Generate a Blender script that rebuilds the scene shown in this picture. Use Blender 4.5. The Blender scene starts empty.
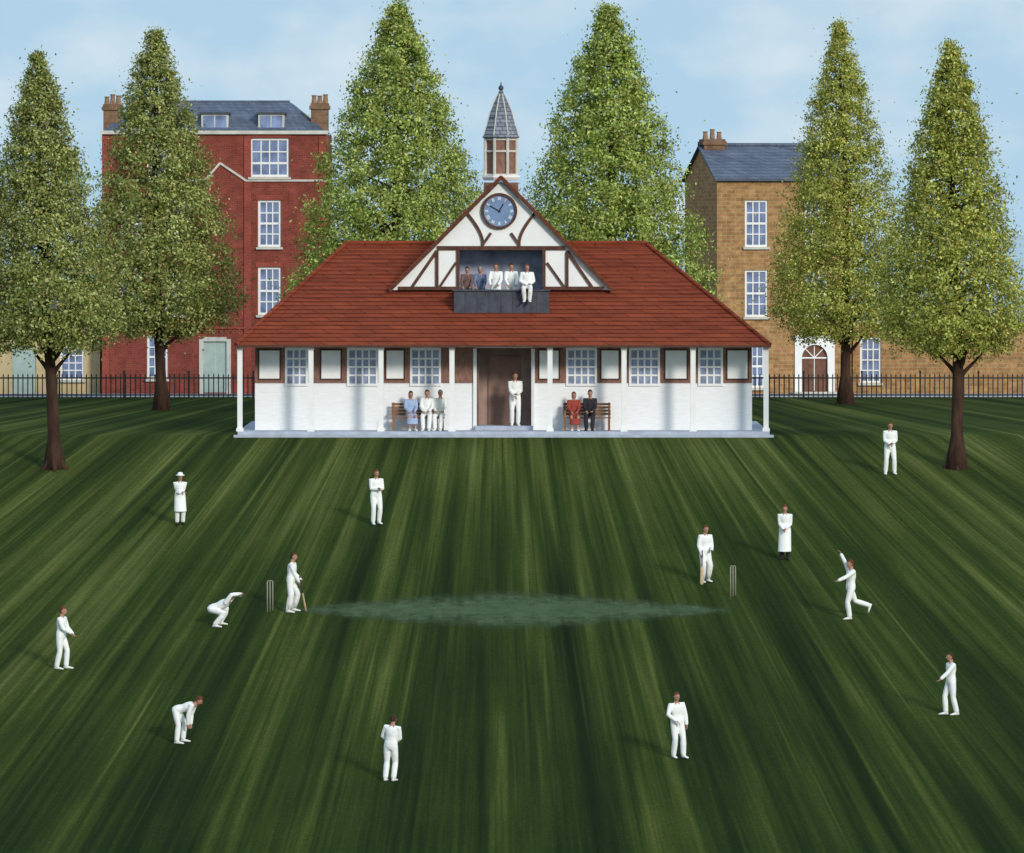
import bpy, bmesh, math, random
import numpy as np
from mathutils import Vector, Matrix, noise
random.seed(7); np.random.seed(7)
sc = bpy.context.scene
COL = sc.collection
R = math.radians
# ------------------------------------------------------------------ camera geometry of the place
F = 6500.0; CAMH = 6.95; CAMD = 220.0; HOR = 230.0
SL = 0.1786
def gz(y): 
    if y < -118: return SL*-118
    return SL*y if y < 0 else 0.0
def ground_pt(px, py):
    if py > 435: d = F/((py+931)/46.3)
    else: d = F*CAMH/(py-HOR)
    x = (px-512)*d/F
    return x, d-CAMD, gz(d-CAMD)
def PX(px, Y): return (px-512)*(CAMD+Y)/F
def PZ(py, Y): return CAMH-(py-HOR)*(CAMD+Y)/F

# ------------------------------------------------------------------ materials
def mat(name, col, rough=0.8, var=0.15, scale=3.0, bump=0.0, bscale=30.0, spec=0.3, stretch=(1,1,1)):
    m = bpy.data.materials.new(name); m.use_nodes = True
    nt = m.node_tree; b = nt.nodes['Principled BSDF']
    b.inputs['Roughness'].default_value = rough
    b.inputs['Specular IOR Level'].default_value = spec
    tc = nt.nodes.new('ShaderNodeTexCoord'); mp = nt.nodes.new('ShaderNodeMapping')
    mp.inputs['Scale'].default_value = stretch
    nt.links.new(tc.outputs['Object'], mp.inputs['Vector'])
    n = nt.nodes.new('ShaderNodeTexNoise'); n.inputs['Scale'].default_value = scale; n.inputs['Detail'].default_value = 6
    nt.links.new(mp.outputs[0], n.inputs['Vector'])
    r = nt.nodes.new('ShaderNodeValToRGB')
    r.color_ramp.elements[0].position = 0.3; r.color_ramp.elements[1].position = 0.7
    r.color_ramp.elements[0].color = tuple(c*(1-var) for c in col)+(1,)
    r.color_ramp.elements[1].color = tuple(min(1, c*(1+var)) for c in col)+(1,)
    nt.links.new(n.outputs['Fac'], r.inputs['Fac']); nt.links.new(r.outputs['Color'], b.inputs['Base Color'])
    if bump > 0:
        n2 = nt.nodes.new('ShaderNodeTexNoise'); n2.inputs['Scale'].default_value = bscale; n2.inputs['Detail'].default_value = 4
        nt.links.new(mp.outputs[0], n2.inputs['Vector'])
        bp = nt.nodes.new('ShaderNodeBump'); bp.inputs['Strength'].default_value = bump; bp.inputs['Distance'].default_value = 0.02
        nt.links.new(n2.outputs['Fac'], bp.inputs['Height']); nt.links.new(bp.outputs[0], b.inputs['Normal'])
    return m
def brick_mat(name, c1, c2, mortar, bw, rh, zs=1.0, ms=0.01, rough=0.9, bigvar=0.35, bump=0.4, nstretch=(1,1,1), nscale=1.2):
    m = bpy.data.materials.new(name); m.use_nodes = True
    nt = m.node_tree; L = nt.links; N = nt.nodes; b = N['Principled BSDF']
    b.inputs['Roughness'].default_value = rough; b.inputs['Specular IOR Level'].default_value = 0.15
    tc = N.new('ShaderNodeTexCoord'); sp = N.new('ShaderNodeSeparateXYZ'); L.new(tc.outputs['Object'], sp.inputs[0])
    ad = N.new('ShaderNodeMath'); ad.operation = 'ADD'; L.new(sp.outputs[0], ad.inputs[0]); L.new(sp.outputs[1], ad.inputs[1])
    ml = N.new('ShaderNodeMath'); ml.operation = 'MULTIPLY'; L.new(sp.outputs[2], ml.inputs[0]); ml.inputs[1].default_value = zs
    cb = N.new('ShaderNodeCombineXYZ'); L.new(ad.outputs[0], cb.inputs[0]); L.new(ml.outputs[0], cb.inputs[1])
    br = N.new('ShaderNodeTexBrick'); L.new(cb.outputs[0], br.inputs['Vector'])
    br.inputs['Scale'].default_value = 1; br.inputs['Brick Width'].default_value = bw; br.inputs['Row Height'].default_value = rh
    br.inputs['Mortar Size'].default_value = ms
    br.inputs['Color1'].default_value = c1+(1,); br.inputs['Color2'].default_value = c2+(1,); br.inputs['Mortar'].default_value = mortar+(1,)
    mp = N.new('ShaderNodeMapping'); mp.inputs['Scale'].default_value = nstretch; L.new(tc.outputs['Object'], mp.inputs['Vector'])
    n = N.new('ShaderNodeTexNoise'); n.inputs['Scale'].default_value = nscale; n.inputs['Detail'].default_value = 8; n.inputs['Roughness'].default_value = 0.7
    L.new(mp.outputs[0], n.inputs['Vector'])
    mr = N.new('ShaderNodeMapRange'); mr.inputs[1].default_value = 0.3; mr.inputs[2].default_value = 0.7
    mr.inputs[3].default_value = 1-bigvar; mr.inputs[4].default_value = 1+bigvar
    L.new(n.outputs['Fac'], mr.inputs[0])
    mx = N.new('ShaderNodeVectorMath'); mx.operation = 'SCALE'; L.new(br.outputs['Color'], mx.inputs[0]); L.new(mr.outputs[0], mx.inputs['Scale'])
    L.new(mx.outputs[0], b.inputs['Base Color'])
    bp = N.new('ShaderNodeBump'); bp.inputs['Strength'].default_value = bump; bp.inputs['Distance'].default_value = 0.02
    iv = N.new('ShaderNodeMath'); iv.operation = 'SUBTRACT'; iv.inputs[0].default_value = 1; L.new(br.outputs['Fac'], iv.inputs[1])
    L.new(iv.outputs[0], bp.inputs['Height']); L.new(bp.outputs[0], b.inputs['Normal'])
    return m

M = {}
M['white'] = mat('white_paint', (0.87,0.87,0.86), 0.6, 0.04, 2.5, 0.1, 20)
M['white_board'] = mat('white_boarding', (0.88,0.88,0.89), 0.6, 0.05, 3.0, 0.12, 10, stretch=(1,1,6))
M['timber'] = mat('dark_timber', (0.095,0.04,0.026), 0.7, 0.35, 6.0, 0.3, 30)
M['timber_band'] = mat('brown_boarding', (0.25,0.13,0.10), 0.8, 0.3, 5.0, 0.3, 30, stretch=(3,1,1))
M['inside'] = mat('brown_interior', (0.36,0.25,0.21), 0.9, 0.25, 2.0)
M['inner'] = mat('inner_door_brown', (0.27,0.17,0.135), 0.8, 0.25, 2.0)
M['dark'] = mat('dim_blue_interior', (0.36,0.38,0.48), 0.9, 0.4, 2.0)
M['slab'] = mat('grey_concrete', (0.42,0.46,0.55), 0.9, 0.15, 2.5, 0.2, 15)
M['glass'] = mat('window_glass', (0.19,0.24,0.40), 0.15, 0.5, 1.5, spec=0.6)
M['glass_pav'] = mat('pavilion_glass', (0.28,0.33,0.48), 0.2, 0.4, 2.5, spec=0.6)
M['lead'] = mat('dark_lead', (0.062,0.068,0.088), 0.6, 0.3, 4.0, 0.2, 10)
M['stone'] = mat('pale_stone', (0.6,0.58,0.52), 0.85, 0.15, 3, 0.2, 20)
M['cream'] = mat('cream_render', (0.62,0.47,0.26), 0.9, 0.15, 1.5, 0.2, 15)
M['iron'] = mat('black_iron', (0.02,0.02,0.022), 0.5, 0.2, 5)
M['bark'] = mat('bark', (0.055,0.028,0.018), 0.95, 0.5, 3.0, 0.9, 12, stretch=(2,2,0.4))
M['bench'] = mat('bench_wood', (0.27,0.13,0.06), 0.7, 0.3, 6.0, 0.2, 20, stretch=(1,4,4))
M['clock'] = mat('blue_clock_face', (0.18,0.27,0.45), 0.5, 0.15, 4)
M['pot'] = mat('terracotta', (0.30,0.18,0.11), 0.9, 0.25, 8)
M['stackbrick'] = brick_mat('sooty_brick', (0.26,0.14,0.085), (0.17,0.095,0.06), (0.2,0.15,0.1), 0.3, 0.12, 1.0, 0.012)
M['willow'] = mat('willow', (0.55,0.4,0.22), 0.6, 0.15, 8)
M['rubber'] = mat('dark_grip', (0.05,0.03,0.03), 0.8, 0.15, 8)
M['stump'] = mat('stump_wood', (0.33,0.32,0.25), 0.7, 0.15, 8)
M['green_door'] = mat('pale_green_paint', (0.42,0.52,0.48), 0.6, 0.1, 3)
M['brown_door'] = mat('varnished_door', (0.15,0.06,0.035), 0.5, 0.3, 4)
M['tile'] = brick_mat('red_roof_tiles', (0.262,0.056,0.026), (0.205,0.045,0.022), (0.085,0.02,0.012), 1.6, 0.265, 2.0, 0.02, 0.95, 0.38, 0.25, (0.4,0.4,6.5), 2.0)
M['redbrick'] = brick_mat('red_brick', (0.28,0.05,0.036), (0.205,0.04,0.029), (0.22,0.11,0.08), 0.225, 0.075, 1.0, 0.008, 0.9, 0.36, nscale=2.0)
M['redbrick_light'] = brick_mat('bright_red_brick', (0.35,0.06,0.04), (0.28,0.05,0.035), (0.25,0.12,0.1), 0.225, 0.075, 1.0, 0.008, 0.9, 0.25)
M['tanbrick'] = brick_mat('tan_brick', (0.46,0.25,0.105), (0.32,0.165,0.072), (0.40,0.29,0.16), 0.4, 0.16, 1.0, 0.016, 0.9, 0.42, nscale=3.0)
M['slate'] = brick_mat('grey_slate', (0.14,0.165,0.23), (0.10,0.12,0.175), (0.04,0.05,0.08), 0.3, 0.2, 1.5, 0.01, 0.6, 0.25)
M['lightslate'] = brick_mat('pale_slate', (0.26,0.28,0.33), (0.17,0.19,0.23), (0.09,0.1,0.13), 0.25, 0.16, 1.2, 0.02, 0.5, 0.25)
# people
M['skin'] = mat('skin', (0.42,0.22,0.15), 0.6, 0.12, 12)
M['lip'] = mat('lips', (0.3,0.08,0.07), 0.5, 0.1, 12)
M['eye'] = mat('eyes', (0.05,0.035,0.03), 0.3, 0.1, 12)
M['whites'] = mat('cricket_whites', (0.88,0.88,0.86), 0.85, 0.05, 6, 0.5, 14)
M['jumper'] = mat('cream_jumper', (0.82,0.81,0.76), 0.9, 0.06, 6, 0.6, 20)
M['darkcloth'] = mat('dark_suit', (0.03,0.027,0.033), 0.9, 0.25, 6, 0.3, 14)
M['blue'] = mat('pale_blue_cloth', (0.36,0.45,0.66), 0.9, 0.12, 6, 0.4, 14)
M['red'] = mat('dark_red_cloth', (0.32,0.06,0.04), 0.9, 0.2, 6, 0.4, 14)
M['navy'] = mat('slate_blue_cloth', (0.16,0.19,0.30), 0.9, 0.2, 6)
M['brown'] = mat('brown_jacket_cloth', (0.16,0.10,0.09), 0.9, 0.2, 6)
M['hair'] = mat('brown_hair', (0.05,0.022,0.012), 0.8, 0.4, 20)
M['hair_red'] = mat('auburn_hair', (0.12,0.035,0.015), 0.8, 0.4, 20)
M['hair_grey'] = mat('grey_hair', (0.3,0.28,0.26), 0.8, 0.2, 20)
M['shoe_dark'] = mat('dark_shoe', (0.03,0.02,0.018), 0.5, 0.2, 10)
M['shoe_white'] = mat('white_shoe', (0.78,0.77,0.74), 0.6, 0.08, 10)

# ------------------------------------------------------------------ mesh builder
class MB:
    def __init__(s): s.v=[]; s.f=[]; s.m=[]
    def face(s, pts, m=0):
        k=len(s.v); s.v += [tuple(p) for p in pts]; s.f.append(tuple(range(k,k+len(pts)))); s.m.append(m)
    def box(s, x0,x1,y0,y1,z0,z1,m=0):
        k=len(s.v)
        s.v += [(x0,y0,z0),(x1,y0,z0),(x1,y1,z0),(x0,y1,z0),(x0,y0,z1),(x1,y0,z1),(x1,y1,z1),(x0,y1,z1)]
        for q in ((0,3,2,1),(4,5,6,7),(0,1,5,4),(1,2,6,5),(2,3,7,6),(3,0,4,7)):
            s.f.append(tuple(k+i for i in q)); s.m.append(m)
        return s
    def prism_y(s, poly, y0, y1, m=0):
        k=len(s.v); n=len(poly)
        s.v += [(x,y0,z) for x,z in poly]+[(x,y1,z) for x,z in poly]
        s.f.append(tuple(k+i for i in range(n))); s.m.append(m)
        s.f.append(tuple(k+n+i for i in reversed(range(n)))); s.m.append(m)
        for i in range(n):
            j=(i+1)%n
            s.f.append((k+j,k+i,k+n+i,k+n+j)); s.m.append(m)
    def beam(s, a, b, w, y0, y1, m=0):
        a=Vector(a); b=Vector(b); d=(b-a).normalized(); n=Vector((-d.y,d.x))*w/2
        s.prism_y([tuple(a-n),tuple(b-n),tuple(b+n),tuple(a+n)], y0,y1,m)
        return s
    def loft(s, rings, seg=12, m=0):
        k=len(s.v); n=len(rings)
        for c,a,b in rings:
            c=Vector(c);a=Vector(a);b=Vector(b)
            for i in range(seg):
                t=2*math.pi*i/seg
                s.v.append(tuple(c+a*math.cos(t)+b*math.sin(t)))
        for r in range(n-1):
            for i in range(seg):
                j=(i+1)%seg
                s.f.append((k+r*seg+i,k+r*seg+j,k+(r+1)*seg+j,k+(r+1)*seg+i)); s.m.append(m)
        s.f.append(tuple(k+i for i in reversed(range(seg)))); s.m.append(m)
        s.f.append(tuple(k+(n-1)*seg+i for i in range(seg))); s.m.append(m)
    def tube(s, pts, rad, seg=10, m=0, round_ends=False):
        pts=[Vector(p) for p in pts]; rad=list(rad)
        if round_ends:
            d0=(pts[0]-pts[1]).normalized(); d1=(pts[-1]-pts[-2]).normalized(); r0=rad[0]; r1=rad[-1]
            pts=[pts[0]+d0*r0*0.95,pts[0]+d0*r0*0.6]+pts+[pts[-1]+d1*r1*0.6,pts[-1]+d1*r1*0.95]
            rad=[r0*0.3,r0*0.78]+rad+[r1*0.78,r1*0.3]
        rings=[]; prev=None
        for i,p in enumerate(pts):
            d=(pts[min(i+1,len(pts)-1)]-pts[max(i-1,0)]).normalized()
            if prev is None:
                ref=Vector((1,0,0)) if abs(d.x)<0.9 else Vector((0,1,0))
                a=d.cross(ref).normalized()
            else:
                a=(prev-d*prev.dot(d)).normalized()
            prev=a; b=d.cross(a)
            rings.append((p,a*rad[i],b*rad[i]))
        s.loft(rings,seg,m)
        return s
    def ell(s, c, rx, ry, rz, m=0, seg=14, rows=9, B=None, keep=None):
        B = B or Matrix.Identity(3); c=Vector(c); k=len(s.v)
        loc=[]
        for r in range(rows+1):
            ph=math.pi*r/rows
            for i in range(seg):
                t=2*math.pi*i/seg
                l=Vector((math.sin(ph)*math.cos(t),math.sin(ph)*math.sin(t),math.cos(ph)))
                loc.append(l); s.v.append(tuple(c+B@Vector((l.x*rx,l.y*ry,l.z*rz))))
        for r in range(rows):
            for i in range(seg):
                j=(i+1)%seg
                q=(r*seg+i,(r+1)*seg+i,(r+1)*seg+j,r*seg+j)
                if keep:
                    l=sum((loc[x] for x in q),Vector())/4
                    if not keep(l): continue
                if r==0: q=(q[0],q[1],q[2])
                elif r==rows-1: q=(q[0],q[1],q[3])
                s.f.append(tuple(k+x for x in q)); s.m.append(m)
    def mesh(s, name, mats, smooth=False, fix=False):
        me=bpy.data.meshes.new(name); me.from_pydata(s.v,[],s.f)
        for x in mats: me.materials.append(M[x] if isinstance(x,str) else x)
        me.polygons.foreach_set('material_index', s.m)
        if fix:
            bm=bmesh.new(); bm.from_mesh(me); bmesh.ops.remove_doubles(bm,verts=bm.verts,dist=1e-5)
            bmesh.ops.recalc_face_normals(bm,faces=bm.faces); bm.to_mesh(me); bm.free()
        if smooth: me.polygons.foreach_set('use_smooth',[True]*len(me.polygons))
        me.update(); return me

def obj(name, me, parent=None, loc=(0,0,0), rz=0, **props):
    o=bpy.data.objects.new(name, me); COL.objects.link(o); o.location=loc; o.rotation_euler[2]=rz
    if parent: o.parent=parent
    for k,v in props.items(): o[k]=v
    return o
def thing(name, label, category, loc, rz=0, me=None, group=None):
    o=obj(name, me, None, loc, rz); o['label']=label; o['category']=category
    if group: o['group']=group
    if me is None: o.empty_display_size=0.5
    return o

# ------------------------------------------------------------------ world, sun, camera
sun_az = R(30)   # low sun behind the viewer, to the right, softened by high haze
sun_el = R(22)
w=bpy.data.worlds.new('World'); sc.world=w; w.use_nodes=True
nt=w.node_tree; N=nt.nodes; L=nt.links
bg=N['Background']; bg.inputs['Strength'].default_value=0.13
tc=N.new('ShaderNodeTexCoord')
ad=N.new('ShaderNodeVectorMath'); ad.operation='ADD'; ad.inputs[1].default_value=(0,0,0.22); L.new(tc.outputs['Generated'],ad.inputs[0])
nm=N.new('ShaderNodeVectorMath'); nm.operation='NORMALIZE'; L.new(ad.outputs[0],nm.inputs[0])
sky=N.new('ShaderNodeTexSky'); sky.sky_type='NISHITA'; sky.sun_disc=False; sky.sun_elevation=sun_el; sky.sun_rotation=math.pi-sun_az
L.new(nm.outputs[0],sky.inputs['Vector'])
hz_=N.new('ShaderNodeMix'); hz_.data_type='RGBA'; hz_.inputs['Factor'].default_value=0.85; hz_.inputs['B'].default_value=(3.5,5.1,6.3,1); L.new(sky.outputs[0],hz_.inputs['A'])
mp=N.new('ShaderNodeMapping'); mp.inputs['Scale'].default_value=(30,30,52); mp.inputs['Location'].default_value=(3.1,0,0.4); L.new(tc.outputs['Generated'],mp.inputs['Vector'])
cn=N.new('ShaderNodeTexNoise'); cn.inputs['Scale'].default_value=1.0; cn.inputs['Detail'].default_value=7; cn.inputs['Roughness'].default_value=0.5
L.new(mp.outputs[0],cn.inputs['Vector'])
cr=N.new('ShaderNodeMapRange'); cr.inputs[1].default_value=0.46; cr.inputs[2].default_value=0.74; cr.inputs[3].default_value=0.0; cr.inputs[4].default_value=0.8
L.new(cn.outputs['Fac'],cr.inputs[0])
cm=N.new('ShaderNodeMix'); cm.data_type='RGBA'; cm.inputs['B'].default_value=(6.1,6.6,6.9,1)
L.new(cr.outputs[0],cm.inputs['Factor']); L.new(hz_.outputs['Result'],cm.inputs['A']); L.new(cm.outputs['Result'],bg.inputs['Color'])
sd=bpy.data.lights.new('sun','SUN'); sd.energy=2.4; sd.angle=R(11); sd.color=(1,0.94,0.84)
so=bpy.data.objects.new('sun',sd); COL.objects.link(so)
dirv=Vector((math.sin(sun_az)*math.cos(sun_el), -math.cos(sun_az)*math.cos(sun_el), math.sin(sun_el)))
so.rotation_euler=dirv.to_track_quat('Z','Y').to_euler(); so.location=(20,-60,60)
cd=bpy.data.cameras.new('camera'); co=bpy.data.objects.new('camera',cd); COL.objects.link(co)
co.location=(0,-CAMD,CAMH); co.rotation_euler=(R(90),0,0)
cd.sensor_width=36; cd.lens=36*F/1024; cd.shift_y=-(426.5-HOR)/1024; cd.clip_start=1; cd.clip_end=20000
sc.camera=co
sc.view_settings.view_transform='Standard'; sc.view_settings.look='None'; sc.view_settings.exposure=0

# ------------------------------------------------------------------ ground
def fan_nodes(N,L):
    g=N.new('ShaderNodeNewGeometry'); s=N.new('ShaderNodeSeparateXYZ'); L.new(g.outputs['Position'],s.inputs[0])
    def mth(op,a,bv=None,c=None):
        n=N.new('ShaderNodeMath'); n.operation=op
        for i,x in enumerate((a,bv,c)):
            if x is None: continue
            if isinstance(x,(int,float)): n.inputs[i].default_value=x
            else: L.new(x,n.inputs[i])
        return n.outputs[0]
    dx=mth('ADD',s.outputs[0],0.5)
    # mowing lines fan from far behind the pavilion; flatter fan on the level ground
    ylow=mth('MINIMUM',s.outputs[1],0.0); yhi=mth('MAXIMUM',s.outputs[1],0.0)
    dy=mth('SUBTRACT',mth('SUBTRACT',62.0,ylow),mth('MULTIPLY',yhi,0.30))
    ang=mth('ARCTAN2',dx,dy)
    r=mth('SQRT',mth('ADD',mth('MULTIPLY',dx,dx),mth('MULTIPLY',dy,dy)))
    def fan(k,kr,off,detail=2,rough=0.6):
        c=N.new('ShaderNodeCombineXYZ'); L.new(mth('MULTIPLY',ang,k),c.inputs[0]); L.new(mth('MULTIPLY',r,kr),c.inputs[1]); c.inputs[2].default_value=off
        n=N.new('ShaderNodeTexNoise'); n.inputs['Scale'].default_value=1; n.inputs['Detail'].default_value=detail; n.inputs['Roughness'].default_value=rough
        L.new(c.outputs[0],n.inputs['Vector']); return n.outputs['Fac']
    return g,s,mth,fan
def ground_material():
    m=bpy.data.materials.new('mown_grass'); m.use_nodes=True
    nt=m.node_tree; N=nt.nodes; L=nt.links; b=N['Principled BSDF']; b.inputs['Roughness'].default_value=0.95; b.inputs['Specular IOR Level'].default_value=0.03
    g,s,mth,fan=fan_nodes(N,L)
    f1=fan(50,0.014,0.0); f2=fan(135,0.028,5.0); f3=fan(560,0.05,9.0,4,0.7)
    v=mth('ADD',mth('MULTIPLY',f1,0.38),mth('ADD',mth('MULTIPLY',f2,0.34),mth('MULTIPLY',f3,0.28)))
    f4=fan(420,0.035,21.0,1,0.5); st=N.new('ShaderNodeMapRange'); L.new(f4,st.inputs[0]); st.inputs[1].default_value=0.64; st.inputs[2].default_value=0.76; st.inputs[3].default_value=0; st.inputs[4].default_value=0.075
    v=mth('ADD',v,st.outputs[0])
    yv=N.new('ShaderNodeMapRange'); L.new(s.outputs[1],yv.inputs[0]); yv.inputs[1].default_value=-75; yv.inputs[2].default_value=-6; yv.inputs[3].default_value=-0.075; yv.inputs[4].default_value=0.045
    v=mth('ADD',v,yv.outputs[0])
    y2=N.new('ShaderNodeMapRange'); L.new(s.outputs[1],y2.inputs[0]); y2.inputs[1].default_value=-3; y2.inputs[2].default_value=18; y2.inputs[3].default_value=0; y2.inputs[4].default_value=-0.045
    v=mth('ADD',v,y2.outputs[0])
    p=N.new('ShaderNodeTexNoise'); p.inputs['Scale'].default_value=0.10; p.inputs['Detail'].default_value=3; L.new(g.outputs['Position'],p.inputs['Vector'])
    v=mth('ADD',v,mth('MULTIPLY',mth('SUBTRACT',p.outputs['Fac'],0.5),0.12))
    fn=N.new('ShaderNodeTexNoise'); fn.inputs['Scale'].default_value=9; fn.inputs['Detail'].default_value=6; fn.inputs['Roughness'].default_value=0.8; L.new(g.outputs['Position'],fn.inputs['Vector'])
    v=mth('ADD',v,mth('MULTIPLY',mth('SUBTRACT',fn.outputs['Fac'],0.5),0.22))
    cr=N.new('ShaderNodeValToRGB'); e=cr.color_ramp.elements
    e[0].position=0.34; e[0].color=(0.009,0.019,0.006,1)
    e[1].position=0.72; e[1].color=(0.22,0.23,0.075,1)
    for pos,c in ((0.43,(0.018,0.033,0.009)),(0.52,(0.040,0.062,0.013)),(0.60,(0.090,0.112,0.027))):
        x=e.new(pos); x.color=c+(1,)
    L.new(v,cr.inputs['Fac'])
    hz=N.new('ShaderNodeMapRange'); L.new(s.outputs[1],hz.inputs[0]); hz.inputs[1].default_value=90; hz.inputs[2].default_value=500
    mx=N.new('ShaderNodeMix'); mx.data_type='RGBA'; L.new(hz.outputs[0],mx.inputs['Factor']); L.new(cr.outputs['Color'],mx.inputs['A']); mx.inputs['B'].default_value=(0.50,0.62,0.70,1)  # aerial haze painted into the far grass: base colour fades to pale blue
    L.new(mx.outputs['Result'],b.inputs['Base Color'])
    bp=N.new('ShaderNodeBump'); bp.inputs['Strength'].default_value=0.8; bp.inputs['Distance'].default_value=0.05
    L.new(fn.outputs['Fac'],bp.inputs['Height']); L.new(bp.outputs[0],b.inputs['Normal'])
    return m
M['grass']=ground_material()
g=MB()
ys=[-3000,-118]+[-110+5*i for i in range(23)]+[10,60,200,8000]
xs=[-8000,-60,-30,0,30,60,8000]
for i in range(len(ys)-1):
    for j in range(len(xs)-1):
        g.face([(xs[j],ys[i],gz(ys[i])),(xs[j+1],ys[i],gz(ys[i])),(xs[j+1],ys[i+1],gz(ys[i+1])),(xs[j],ys[i+1],gz(ys[i+1]))])
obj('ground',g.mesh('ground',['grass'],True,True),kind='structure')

def pitch_material():
    m=bpy.data.materials.new('worn_pitch'); m.use_nodes=True
    nt=m.node_tree; N=nt.nodes; L=nt.links; b=N['Principled BSDF']; b.inputs['Roughness'].default_value=0.95; b.inputs['Specular IOR Level'].default_value=0.05
    g,s,mth,fan=fan_nodes(N,L)
    n=N.new('ShaderNodeTexNoise'); n.inputs['Scale'].default_value=2.6; n.inputs['Detail'].default_value=8; n.inputs['Roughness'].default_value=0.75; L.new(g.outputs['Position'],n.inputs['Vector'])
    cr=N.new('ShaderNodeValToRGB'); cr.color_ramp.elements[0].position=0.3; cr.color_ramp.elements[0].color=(0.045,0.078,0.035,1); cr.color_ramp.elements[1].position=0.7; cr.color_ramp.elements[1].color=(0.12,0.165,0.09,1)
    L.new(n.outputs['Fac'],cr.inputs['Fac']); L.new(cr.outputs['Color'],b.inputs['Base Color'])
    a=N.new('ShaderNodeAttribute'); a.attribute_name='edge'
    f=fan(190,0.05,3.0,3,0.6); f5=fan(520,0.2,13.0,3,0.6)
    e=mth('MULTIPLY',a.outputs['Fac'],1.25)
    e=mth('ADD',e,mth('MULTIPLY',mth('SUBTRACT',f,0.5),1.3)); e=mth('ADD',e,mth('MULTIPLY',mth('SUBTRACT',n.outputs['Fac'],0.5),0.9)); e=mth('ADD',e,mth('MULTIPLY',mth('SUBTRACT',f5,0.5),0.6))
    sm=N.new('ShaderNodeMapRange'); sm.interpolation_type='SMOOTHSTEP'; L.new(e,sm.inputs[0]); sm.inputs[1].default_value=-0.15; sm.inputs[2].default_value=0.95; sm.inputs[3].default_value=0; sm.inputs[4].default_value=0.85
    sa=N.new('ShaderNodeMapRange'); sa.interpolation_type='SMOOTHSTEP'; L.new(a.outputs['Fac'],sa.inputs[0]); sa.inputs[1].default_value=0.0; sa.inputs[2].default_value=0.4
    al=mth('MULTIPLY',sm.outputs[0],sa.outputs[0])
    tr=N.new('ShaderNodeBsdfTransparent'); mx=N.new('ShaderNodeMixShader'); L.new(al,mx.inputs[0]); L.new(tr.outputs[0],mx.inputs[1]); L.new(b.outputs[0],mx.inputs[2])
    L.new(mx.outputs[0],N['Material Output'].inputs['Surface']); return m
cx,cy,cz=ground_pt(508,612)
g=MB(); vals=[]
nx,ny=60,12
hx,hy=7.1,2.9
for i in range(nx+1):
    u=-1+2*i/nx; half=hy*max(0.26,(1-abs(u)**1.5)**0.9)
    for j in range(ny+1):
        v_=-1+2*j/ny
        y=cy+v_*half; g.v.append((cx+u*hx,y,gz(y)+0.006)); vals.append((1-abs(v_))*min(1,(1-abs(u))*5)*(0.65+0.35*(1-abs(u))))
for i in range(nx):
    for j in range(ny):
        a=i*(ny+1)+j; g.f.append((a,a+ny+1,a+ny+2,a+1)); g.m.append(0)
M['pitch']=pitch_material()
me=g.mesh('cricket_pitch',['pitch'])
at=me.attributes.new('edge','FLOAT','POINT'); at.data.foreach_set('value',vals)
obj('cricket_pitch',me,kind='structure')

# ------------------------------------------------------------------ windows
_wc={}
def add_window(parent,x,y,z,w,h,cols,rows,glass='glass',fr='white',bar=0.035,frame=0.07,sill=True,sillmat=None,name='window',midbar=False):
    key=(round(w,3),round(h,3),cols,rows,glass,fr,bar,midbar)
    if key not in _wc:
        a=MB(); a.box(-w/2,w/2,0.03,0.05,0,h)
        f=MB()
        f.box(-w/2,-w/2+frame,-0.02,0.04,0,h); f.box(w/2-frame,w/2,-0.02,0.04,0,h)
        f.box(-w/2+frame,w/2-frame,-0.022,0.038,0,frame); f.box(-w/2+frame,w/2-frame,-0.022,0.038,h-frame,h)
        for i in range(1,cols):
            xx=-w/2+frame+(w-2*frame)*i/cols; f.box(xx-bar/2,xx+bar/2,0.0,0.034,frame,h-frame)
        for i in range(1,rows):
            zz=frame+(h-2*frame)*i/rows; bb=bar*(1.8 if (midbar and i==rows//2) else 1); f.box(-w/2+frame,w/2-frame,-0.005,0.031,zz-bb/2,zz+bb/2)
        s_=MB(); s_.box(-w/2-0.08,w/2+0.08,-0.2,0.0,-0.1,-0.01)
        _wc[key]=(a.mesh('window',[glass]),f.mesh('window_frame',[fr]),s_.mesh('window_sill',[sillmat or 'stone']))
    a,f,s_=_wc[key]
    o=obj(name,a,parent,(x,y,z)); obj('window_frame',f,o)
    if sill: obj('window_sill',s_,o)
    return o
def wall_open(mb,x0,x1,z0,z1,y,ops,depth=0.14,m=0,mr=None):
    if mr is None: mr=m
    X=sorted({x0,x1,*[o[0] for o in ops],*[o[1] for o in ops]}); Z=sorted({z0,z1,*[o[2] for o in ops],*[o[3] for o in ops]})
    for i in range(len(X)-1):
        for j in range(len(Z)-1):
            xm=(X[i]+X[i+1])/2; zm=(Z[j]+Z[j+1])/2
            if any(o[0]<xm<o[1] and o[2]<zm<o[3] for o in ops): continue
            mb.face([(X[i],y,Z[j]),(X[i+1],y,Z[j]),(X[i+1],y,Z[j+1]),(X[i],y,Z[j+1])],m)
    for a,b,c,d in ops:
        e=y+depth
        mb.face([(a,y,c),(a,y,d),(a,e,d),(a,e,c)],mr); mb.face([(b,y,c),(b,e,c),(b,e,d),(b,y,d)],mr)
        mb.face([(a,y,c),(a,e,c),(b,e,c),(b,y,c)],mr); mb.face([(a,y,d),(b,y,d),(b,e,d),(a,e,d)],mr)

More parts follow.
